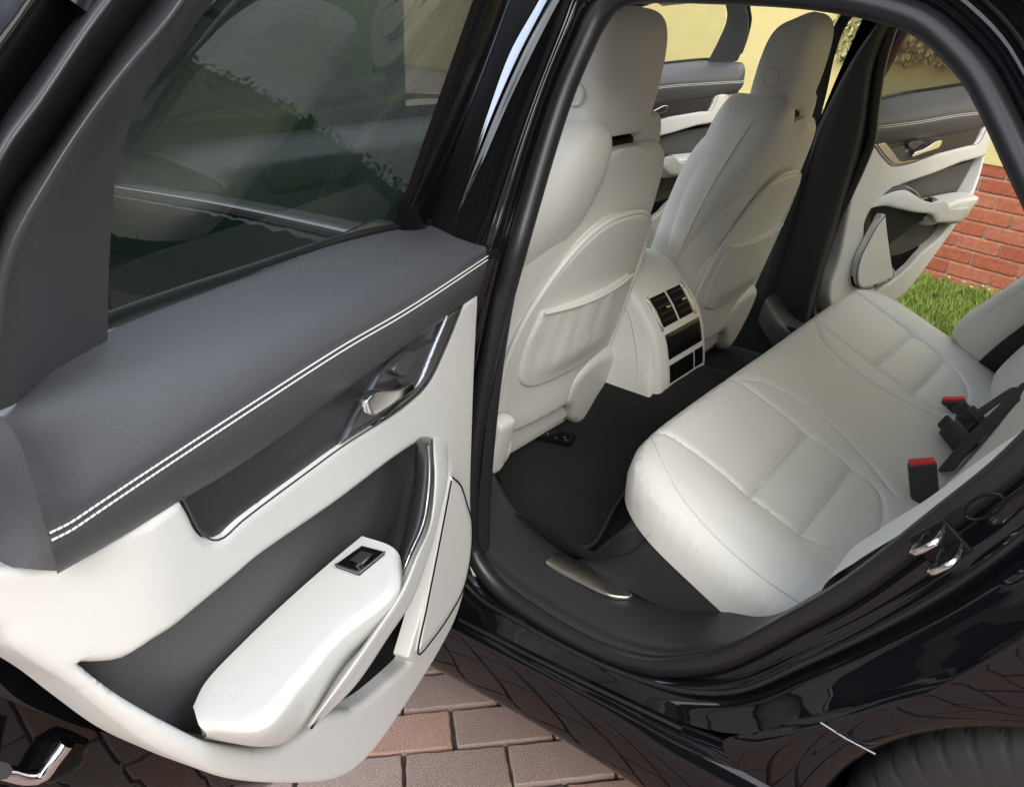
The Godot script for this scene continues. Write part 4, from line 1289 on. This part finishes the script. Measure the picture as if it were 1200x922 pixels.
	for e in [[.66, 1.352], [.55, 1.375], [.3, 1.39], [0.0, 1.395], [-.3, 1.39], [-.55, 1.375], [-.66, 1.352]]:
		var r := PackedVector3Array()
		for k in 9:
			var x := lerpf(-.38, 1.02, k / 8.0)
			r.append(Vector3(x, e[1] - .05 * pow((x - .3) / .75, 2.0), e[0]))
		hr.append(r)
	loft(b, hr, 24, 3)
	part("headliner", b.mesh(), mats.headliner, car)
	# dashboard, parcel shelf, floor pan
	b = Buf.new()
	b.rbox(Vector3(-1.02, .82, 0), Vector3(.20, .11, .68), .07)
	b.rbox(Vector3(-.86, .88, .36), Vector3(.06, .05, .16), .04)
	b.rbox(Vector3(-1.12, .55, 0), Vector3(.10, .30, .70), .05)
	part("dashboard", b.mesh(), mats.slate, car, "dark dashboard ahead of the front seats")
	b = Buf.new()
	b.rbox(Vector3(1.36, .95, 0), Vector3(.33, .012, .70), .008)
	b.rbox(Vector3(1.2, .6, 0), Vector3(.05, .34, .66), .03)
	part("parcel_shelf", b.mesh(), mats.black_trim, car)
	b = Buf.new()
	b.rbox(Vector3(.2, .24, 0), Vector3(1.9, .03, .84), .02)
	part("floor_pan", b.mesh(), mats.rubber, car)
	b = Buf.new()
	loft(b, [v3([[-.42, 1.37, .62], [-.78, 1.20, .67], [-1.17, .99, .74]]), v3([[-.44, 1.40, .3], [-.84, 1.22, .32], [-1.26, 1.0, .35]]), v3([[-.45, 1.41, 0], [-.86, 1.225, 0], [-1.29, 1.0, 0]]), v3([[-.44, 1.40, -.3], [-.84, 1.22, -.32], [-1.26, 1.0, -.35]]), v3([[-.42, 1.37, -.62], [-.78, 1.20, -.67], [-1.17, .99, -.74]])], 12, 4)
	part("windscreen", b.mesh(), mats.glass_clear, car)
	b = Buf.new()
	loft(b, [v3([[1.04, 1.37, .60], [1.3, 1.23, .66], [1.66, 1.02, .74]]), v3([[1.04, 1.395, 0], [1.34, 1.25, 0], [1.69, 1.03, 0]]), v3([[1.04, 1.37, -.60], [1.3, 1.23, -.66], [1.66, 1.02, -.74]])], 12, 5)
	part("rear_window", b.mesh(), mats.glass_tint, car)
	# closed left front door, seen through the glass of the open rear door
	b = Buf.new()
	var o4 := PackedVector3Array()
	for q in [[.118, .345], [.118, .6], [.155, .90], [.165, .955], [-.4, .93], [-.92, .89], [-.94, .6], [-.92, .33], [-.4, .315]]:
		o4.append(Vector3(q[0], q[1], 0))
	slab(b, o4, {"sp": .05, "r": .012, "depth": .09, "sharp": [0, 3, 5, 7], "wf": func(_x, y): return .934 - .05 * pow((y - .62) / .35, 2.0)})
	var fd := part("front_door", b.mesh(), mats.paint, car, "closed gloss black front door seen through the open rear door's glass")
	b = Buf.new()
	loft(b, [v3([[.165, .955, .895], [-.4, .93, .895], [-.92, .89, .895]]), v3([[.165, .968, .88], [-.4, .944, .88], [-.92, .904, .88]]), v3([[.165, .965, .84], [-.4, .94, .84], [-.92, .90, .84]]), v3([[.165, .95, .80], [-.4, .92, .78], [-.92, .88, .78]]), v3([[.10, .80, .77], [-.4, .78, .75], [-.92, .76, .77]]), v3([[.10, .40, .80], [-.4, .40, .79], [-.92, .40, .80]])], 24, 4)
	part("inner_trim", b.mesh(), mats.slate, fd)
	b = Buf.new()
	b.tube(curve(v3([[.168, .968, .898], [-.4, .943, .898], [-.92, .903, .898]]), .05), .006, 8)
	part("belt_moulding", b.mesh(), mats.satin_chrome, fd)
	b = Buf.new()
	loft(b, [v3([[.17, .965, .875], [-.4, .94, .875], [-.88, .90, .865]]), v3([[.20, 1.2, .80], [-.3, 1.2, .80], [-.62, 1.2, .79]]), v3([[.22, 1.36, .735], [-.1, 1.37, .73], [-.40, 1.34, .72]])], 16, 4)
	part("window_glass", b.mesh(), mats.glass_clear, fd)
	b = Buf.new()
	b.tube(curve(v3([[.17, .95, .88], [.195, 1.2, .80], [.215, 1.35, .745], [.17, 1.375, .735], [-.1, 1.378, .728], [-.42, 1.34, .72], [-.62, 1.2, .775], [-.9, .91, .86]]), .03), .018, 8)
	part("window_frame", b.mesh(), mats.gloss, fd)
	b = Buf.new()
	loft(b, [v3([[.100, .955, .905], [.125, 1.10, .862], [.150, 1.30, .785], [.158, 1.37, .757]]), v3([[.108, .955, .925], [.133, 1.10, .872], [.156, 1.30, .794], [.164, 1.37, .766]]), v3([[.188, .955, .925], [.205, 1.10, .872], [.232, 1.30, .793], [.238, 1.37, .765]]), v3([[.195, .955, .905], [.212, 1.10, .855], [.238, 1.30, .775], [.244, 1.37, .75]])], 20, 4)
	part("pillar_cover", b.mesh(), mats.black_trim, fd)

func make_wheel(s: float) -> void:
	var b := Buf.new()
	var prof := [[.225, .745], [.255, .715], [.300, .70], [.325, .705], [.3325, .72], [.3350, .745], [.3355, .768], [.329, .770], [.329, .776], [.3362, .778], [.3365, .80], [.3365, .822], [.3295, .824], [.3295, .830], [.3355, .832], [.3345, .86], [.3320, .885], [.3265, .902], [.316, .914], [.30, .921], [.27, .925], [.245, .918], [.225, .905]]
	var rows := []
	var n := 432
	for i in n:
		var g := TAU * i / n
		var row := PackedVector3Array()
		for k in prof.size():
			var r: float = prof[k][0]
			var z: float = prof[k][1]
			# sipes slant across the tread blocks
			if r > .298 and absf(r - .329) > .0008:
				var ph := fposmod(i + (z - .8) * 40.0 + (4 if z > .826 else 0), 8.0)
				if ph < 1.0:
					r -= .0045
			row.append(Vector3(1.22 + cos(g) * r, .338 + sin(g) * r, s * z))
		rows.append(row)
	rows.append(rows[0])
	b.grid(rows)
	var root := part("wheel", b.mesh(), mats.tyre, car, "black rear tyre in the %s wheel arch" % ("left" if s > 0 else "right"))
	b = Buf.new()
	rows = []
	for e in [[.228, .91], [.222, .905], [.205, .90], [.19, .86], [.07, .885], [.03, .89], [.005, .89]]:
		var row := PackedVector3Array()
		for i in 48:
			var g := TAU * i / 48
			row.append(Vector3(1.22 + cos(g) * e[0], .338 + sin(g) * e[0], s * e[1]))
		rows.append(row)
	b.grid(rows, true)
	part("rim", b.mesh(), mats.satin_chrome, root)
	b = Buf.new()
	rows = []
	for zz in [.60, .76, .90]:
		var row := PackedVector3Array()
		for i in 40:
			var g := deg_to_rad(lerpf(205, -25, i / 39.0))
			row.append(Vector3(1.22 + cos(g) * .352, .34 + sin(g) * .352, s * zz))
		rows.append(row)
	b.grid(rows)
	part("arch_liner", b.mesh(), mats.carpet, root)

# ------------------------------------------------------------------ outdoors
func make_ground() -> void:
	var b := Buf.new()
	b.quad(Vector3(-60, -.03, -60), Vector3(60, -.03, -60), Vector3(60, -.03, 60), Vector3(-60, -.03, 60))
	var gr := part("ground", b.mesh(), mats.concrete, self)
	gr.set_meta("kind", "structure")
	b = Buf.new()
	b.quad(Vector3(-6, -.014, -1.0), Vector3(6, -.014, -1.0), Vector3(6, -.014, 6), Vector3(-6, -.014, 6))
	var dr := part("driveway", b.mesh(), mats.joint_sand, self)
	dr.set_meta("kind", "structure")
	# clay pavers in running bond, laid at an angle to the car
	var du := Vector3(.68, 0, -.733).normalized()
	var dv := Vector3(.733, 0, .68).normalized()
	var shapes := []
	for k in 6:
		var pb := Buf.new()
		var h := Vector3(.0970 - .0006 * (k % 3), .02, .0468 - .0005 * (k % 2))
		var rr := .0035
		var top := []
		for e in [[h.x, -.03], [h.x, -rr], [h.x - rr * .35, -rr * .3], [h.x - rr, 0.0]]:
			var dx: float = h.x - e[0]
			var ring := PackedVector3Array()
			for c in [[-1, -1], [1, -1], [1, 1], [-1, 1]]:
				var nx: float = c[0] * (h.x - dx)
				var nz: float = c[1] * (h.z - dx)
				# chipped, slightly uneven corners
				var j := .0022 * sin(k * 3.1 + c[0] * 2.0 + c[1] * 5.0)
				ring.append(Vector3(nx + j * c[0], e[1], nz + j * .7))
			var full := PackedVector3Array()
			for i in 4:
				for t in 6:
					var p: Vector3 = ring[i].lerp(ring[(i + 1) % 4], t / 6.0)
					p.x += .0009 * sin(i * 7 + t * 2.3 + k)
					p.z += .0009 * cos(i * 5 + t * 3.1 + k * 2)
					full.append(p)
			top.append(full)
		pb.grid(top, true)
		pb.fan(top[-1])
		shapes.append(pb)
	var meshes := []
	for sh in shapes:
		meshes.append(sh.mesh())
	var spots := []
	for r in range(-45, 60):
		for c in range(-28, 34):
			var s0 := -.632 + c * .2 + (.1 if r % 2 == 0 else 0.0) - .1
			var t0 := .758 + .1 * r
			# row 0 lies between the joints traced at t = .708 and .808
			var p := du * s0 + dv * t0
			if p.x < -3.0 or p.x > 3.4 or p.z < -.9 or p.z > 4.5:
				continue
			spots.append([Vector2(p.x - .45, p.z - .95).length(), p])
	spots.sort_custom(func(a, c2): return a[0] < c2[0])
	var rest := Buf.new()
	var bas := Basis(du, Vector3.UP, dv)
	for i in spots.size():
		var p: Vector3 = spots[i][1]
		var tilt := bas * Basis(Vector3(1, 0, 0), rng.randf_range(-.006, .006)) * Basis(Vector3(0, 0, 1), rng.randf_range(-.005, .005)) * Basis(Vector3(0, 1, 0), rng.randf_range(-.012, .012))
		var T := Transform3D(tilt, p + Vector3(0, rng.randf_range(-.002, .0015), 0))
		var k := rng.randi() % 6
		if i < 290:
			var o := part("paver", meshes[k], mats["paver%d" % (rng.randi() % 5)], dr)
			o.transform = T
		else:
			var base := rest.v.size()
			for q in shapes[k].v:
				rest.v.append(T * q)
			for j in shapes[k].ix:
				rest.ix.append(base + j)
	var far := part("paver_field", rest.mesh(), mats.paver0, dr)
	far.set_meta("kind", "stuff")
	# lawn behind the car
	b = Buf.new()
	var rows := []
	for i in 60:
		var row := PackedVector3Array()
		for j in 40:
			var x := lerpf(-7, 5, i / 59.0)
			var z := lerpf(-6.0, -1.05, j / 39.0)
			row.append(Vector3(x, -.006 + .006 * sin(x * 5.1) * cos(z * 6.3), z))
		rows.append(row)
	b.grid(rows)
	var lawn := part("lawn", b.mesh(), mats.soil, self)
	lawn.set_meta("kind", "structure")

func make_grass() -> void:
	var st := Buf.new()
	var cols := PackedColorArray()
	for k in 9:
		var g := rng.randf() * TAU
		var lean := Vector3(cos(g), 0, sin(g)) * rng.randf_range(.006, .03)
		var foot := Vector3(rng.randf_range(-.02, .02), 0, rng.randf_range(-.02, .02))
		var side := Vector3(-sin(g), 0, cos(g)) * rng.randf_range(.0013, .0024)
		var h := rng.randf_range(.022, .05)
		var n := st.v.size()
		for t in 3:
			var f := t / 3.0
			st.v.append(foot + lean * f * f + Vector3(0, h * f, 0) - side * (1.0 - f * .6))
			st.v.append(foot + lean * f * f + Vector3(0, h * f, 0) + side * (1.0 - f * .6))
		st.v.append(foot + lean * 1.1 + Vector3(0, h, 0))
		for t in 2:
			var a := n + t * 2
			st.tri(a, a + 1, a + 3); st.tri(a, a + 3, a + 2)
		st.tri(n + 4, n + 5, n + 6)
	var m := StandardMaterial3D.new()
	m.vertex_color_use_as_albedo = true
	m.roughness = .6
	m.cull_mode = BaseMaterial3D.CULL_DISABLED
	m.backlight_enabled = true
	m.backlight = Color(.25, .32, .08)
	var mesh := st.mesh()
	mesh.surface_set_material(0, m)
	var mm := MultiMesh.new()
	mm.transform_format = MultiMesh.TRANSFORM_3D
	mm.use_colors = true
	mm.mesh = mesh
	var tr := []
	var patch := FastNoiseLite.new()
	patch.seed = 3
	patch.frequency = 3.0
	while tr.size() < 15000:
		var p := Vector3(rng.randf_range(-2.2, 1.6), 0, rng.randf_range(-3.6, -1.3))
		if wall_local(p).y < .015 + rng.randf() * .05:
			continue
		var f := patch.get_noise_2d(p.x, p.z)
		var sc := rng.randf_range(.6, 1.25) * (1.0 + .35 * f)
		var t := Transform3D(Basis(Vector3.UP, rng.randf() * TAU).scaled(Vector3(1, 1, 1) * sc), p)
		var dry := clampf(.10 + .35 * f + rng.randf_range(-.1, .14), 0, 1)
		var c := Color(.17, .255, .030).lerp(Color(.34, .31, .08), dry) * rng.randf_range(.8, 1.25)
		tr.append([t, c])
	mm.instance_count = tr.size()
	for i in tr.size():
		mm.set_instance_transform(i, tr[i][0])
		mm.set_instance_color(i, tr[i][1])
	var o := MultiMeshInstance3D.new()
	o.name = "grass"
	o.multimesh = mm
	add_child(o)
	o.set_meta("kind", "stuff")
	thing(o, "short green grass between the car and the brick plinth", "grass")
	# a few dropped petals and leaves by the wall
	for q in [[.30, -2.98], [.40, -2.97], [.43, -2.93], [.22, -3.0], [.35, -2.90]]:
		var b := Buf.new()
		var lf := PackedVector3Array()
		for k in 8:
			var g := TAU * k / 8
			lf.append(Vector3(cos(g) * .014, .045 + .004 * sin(g * 2.0 + q[0] * 9.0), sin(g) * .009))
		b.fan(lf)
		var mt := mk("petal", Vector3(.55, .47, .26), .8)
		var pl := part("fallen_leaf", b.mesh(Transform3D(Basis(Vector3.UP, q[0] * 20.0), Vector3(q[0], 0, q[1]))), mt, self)
		thing(pl, "small pale dry leaf in the grass at the foot of the brick plinth", "leaf", "dry leaves in the grass")

const W0 := Vector3(-.0375, 0, -3.1513)
func wall_dir() -> Vector3:
	return Vector3(cos(deg_to_rad(16.5)), 0, sin(deg_to_rad(16.5)))

func wall_local(p: Vector3) -> Vector2:
	var d := wall_dir()
	var n := Vector3(-d.z, 0, d.x)
	return Vector2((p - W0).dot(d), (p - W0).dot(n))

func make_house() -> void:
	var d := wall_dir()
	var n := Vector3(-d.z, 0, d.x)
	var bas := Basis(d, Vector3.UP, n)
	var T := Transform3D(bas, W0)
	var house := Node3D.new()
	house.name = "house"
	add_child(house)
	house.position = W0
	house.basis = bas
	thing(house, "house with a pale yellow rendered wall above a red brick plinth", "house")
	var b := Buf.new()
	b.rbox(Vector3(-.5, 1.95, -.13), Vector3(7.0, 1.315, .142), .004)
	part("wall", b.mesh(), mats.render_yellow, house)
	b = Buf.new()
	b.rbox(Vector3(-.5, .30, -.15), Vector3(6.9, .338, .146), .002)
	var plinth := part("plinth", b.mesh(), mats.mortar, house)
	var shapes := []
	for k in 5:
		var bb := Buf.new()
		var hx := .1135 - .0006 * k
		var hy := .0332 - .0004 * (k % 3)
		var rows := []
		for e in [[0.0, -.02], [0.0, .0035], [.0015, .006], [.004, .0068]]:
			var ring := PackedVector3Array()
			for i in 4:
				var c: Array = [[-1, -1], [1, -1], [1, 1], [-1, 1]][i]
				var c2: Array = [[-1, -1], [1, -1], [1, 1], [-1, 1]][(i + 1) % 4]
				var p := Vector3(c[0] * (hx - e[0]), c[1] * (hy - e[0]), e[1])
				var q := Vector3(c2[0] * (hx - e[0]), c2[1] * (hy - e[0]), e[1])
				for t in 5:
					var w := p.lerp(q, t / 5.0)
					w.y += .0008 * sin(t * 2.7 + i * 4 + k * 1.7)
					w.x += .0008 * cos(t * 3.3 + i * 3 + k)
					ring.append(w)
			rows.append(ring)
		bb.grid(rows, true)
		bb.fan(rows[-1])
		shapes.append(bb.mesh())
	var offs := [.35, .235, .348, .241, .375, .25, .387, .28, .40]
	for r in 9:
		var h := .075 * .5 + .0382 + .0763 * (r - 1)
		for c in range(-14, 8):
			var a: float = offs[r] + .1185 + .237 * c
			var o := part("brick", shapes[rng.randi() % 5], mats["brick%d" % (rng.randi() % 4)], plinth)
			o.position = Vector3(a, h, .0 + rng.randf_range(-.001, .001))
			o.rotation.z = rng.randf_range(-.006, .006)
	# creeper added on the yellow wall for the leaf pattern in the door glass
	var cl := Node3D.new()
	cl.name = "added_creeper"
	add_child(cl)
	cl.position = W0
	cl.basis = bas
	thing(cl, "pale leafed creeper added for the leaf pattern in the right rear door glass", "climbing plant")
	b = Buf.new()
	for k in 7:
		var x := -.62 + k * .14
		b.tube(curve(v3([[x, 1.10, .02], [x + .03, 1.25, .03], [x - .02, 1.42, .025], [x + .04, 1.6, .03]]), .03), .004, 5)
	b.tube(curve(v3([[-.7, 1.12, .02], [-.3, 1.13, .03], [.1, 1.12, .025], [.32, 1.13, .02]]), .03), .005, 5)
	part("stem", b.mesh(), mk("stem", Vector3(.13, .09, .05), .9), cl)
	for tone in [[Vector3(.55, .47, .22), 900], [Vector3(.16, .19, .05), 700]]:
		b = Buf.new()
		for k in tone[1]:
			var p := Vector3(rng.randf_range(-.72, .34), 0, 0)
			p.y = 1.08 + .42 * pow(rng.randf(), 1.2) + .02 * sin(p.x * 31.0)
			p.z = .02 + rng.randf() * .07
			var sz := rng.randf_range(.010, .024)
			var bb := Basis(Vector3(rng.randf() - .5, rng.randf() - .5, rng.randf() - .5).normalized(), rng.randf() * 1.6)
			b.quad(p + bb * Vector3(-sz * .6, 0, 0), p + bb * Vector3(0, sz, .004), p + bb * Vector3(sz * .6, 0, 0), p + bb * Vector3(0, -sz, .004))
		var lv := part("foliage", b.mesh(), mk("leaf%d" % tone[1], tone[0], .7), cl)
		lv.set_meta("kind", "stuff")

func make_added_hedge(at: Vector3, turn: float, label: String) -> void:  # dark hedges added out of view to darken paint reflections and the windscreen view
	var o := Node3D.new()
	o.name = "added_hedge"
	add_child(o, true)
	o.position = at
	o.rotation.y = turn
	thing(o, label, "added_hedge", "added hedges round the driveway")
	var b := Buf.new()
	b.rbox(Vector3(0, 1.2, .4), Vector3(6.0, 1.2, .35), .15)
	part("branches", b.mesh(), mk("added_hedge_core", Vector3(.012, .016, .006), 1.0), o)
	for tone in [Vector3(.035, .062, .016), Vector3(.055, .085, .022)]:
		b = Buf.new()
		for k in 7000:
			var p := Vector3(rng.randf_range(-6, 6), rng.randf_range(0, 2.45), 0)
			p.z = .04 + .05 * sin(p.x * 2.3) * cos(p.y * 3.1) + rng.randf_range(-.05, .05)
			if rng.randf() < .15:
				p.y = 2.4 + rng.randf_range(-.03, .08)
				p.z = rng.randf_range(.05, .8)
			var sz := rng.randf_range(.025, .05)
			var bb := Basis(Vector3(rng.randf() - .5, rng.randf() - .5, rng.randf() - .5).normalized(), rng.randf() * TAU)
			b.quad(p + bb * Vector3(-sz * .55, 0, 0), p + bb * Vector3(0, sz, .008), p + bb * Vector3(sz * .55, 0, 0), p + bb * Vector3(0, -sz, .008))
		var lv := part("foliage", b.mesh(), mk("added_hedge%d" % int(tone.x * 1000), tone, .6), o)
		lv.set_meta("kind", "stuff")

func _ready() -> void:
	rng.seed = 11
	var cam := Camera3D.new()
	cam.name = "camera"
	cam.fov = 51.928
	cam.near = .02
	cam.far = 300.0
	cam.transform = Transform3D(Basis(Vector3(0.77811, 0.03294, -0.62726), Vector3(-0.29913, 0.89755, -0.32393), Vector3(0.55233, 0.43969, 0.70824)), Vector3(0.98129, 1.31878, 1.76293))
	add_child(cam)
	cam.current = true
	var env := Environment.new()
	env.background_mode = Environment.BG_SKY
	var sm := ProceduralSkyMaterial.new()
	sm.sky_top_color = Color(.76, .80, .86)
	sm.sky_horizon_color = Color(.97, .98, .99)
	sm.sky_curve = .35
	sm.ground_bottom_color = Color(.30, .28, .26)
	sm.ground_horizon_color = Color(.55, .54, .50)
	sm.sun_angle_max = 0.0
	sm.energy_multiplier = 1.0
	var sky := Sky.new()
	sky.sky_material = sm
	env.sky = sky
	env.tonemap_mode = Environment.TONE_MAPPER_LINEAR
	env.tonemap_exposure = 3.95
	env.sdfgi_enabled = true
	env.ssao_enabled = true
	env.ssil_enabled = true
	var we := WorldEnvironment.new()
	we.name = "environment"
	we.environment = env
	add_child(we)
	var sun := DirectionalLight3D.new()
	sun.name = "sun"
	sun.light_energy = .25
	sun.light_angular_distance = 35.0
	sun.light_color = Color(1, .985, .96)
	sun.shadow_enabled = true
	add_child(sun)
	sun.look_at_from_position(Vector3(3.1, 3.2, 3.1), Vector3.ZERO)

	make_materials()
	make_ground()
	make_house()
	make_added_hedge(Vector3(.5, 0, 7.0), 0.0, "tall dark greenery added out of view to darken the reflections in the paint")
	make_added_hedge(Vector3(-5.6, 0, 2.0), PI / 2, "tall dark greenery added ahead of the car to darken the view through its windscreen")
	make_added_hedge(Vector3(7.5, 0, .5), PI / 2, "tall dark greenery added out of view behind the car to darken its paint reflections")
	car = Node3D.new()
	car.name = "car"
	add_child(car)
	thing(car, "black car with its doors open and ivory leather seats", "car")
	var body := make_body()
	make_cabin(body)
	make_wheel(1.0)
	make_wheel(-1.0)
	var th: float = 1.22424
	var o := Vector3(0.22779, 0.00000, 0.86866)
	var list := door_parts()
	var c := cos(th)
	var s := sin(th)
	place_door(list, Transform3D(Basis(Vector3(c, 0, s), Vector3.UP, Vector3(s, 0, -c)), o), "rear_door", "open left rear door with charcoal top pad and ivory trim")
	place_door(list, Transform3D(Basis(Vector3(c, 0, -s), Vector3.UP, Vector3(s, 0, c)), Vector3(o.x, .03, -o.z)), "rear_door", "open right rear door, ivory trimmed, before the brick plinth", ["door_latch", "latch_plate", "pocket_sliver"])
	var t2 := deg_to_rad(68)
	place_door(list, Transform3D(Basis(Vector3(cos(t2), 0, -sin(t2)), Vector3.UP, Vector3(sin(t2), 0, cos(t2))), Vector3(o.x - 1.02, .04, -o.z)), "front_door", "open right front door seen between the front seats", ["door_latch", "latch_plate", "pocket_sliver"], "glass_clear")
	make_seat(Vector3(0, 0, .355), "ivory leather front seat beside the open left rear door")
	make_seat(Vector3(.062, .0, -.375), "ivory leather front seat beside the open right rear door")
	make_rear_seat()
	make_console()
	make_grass()
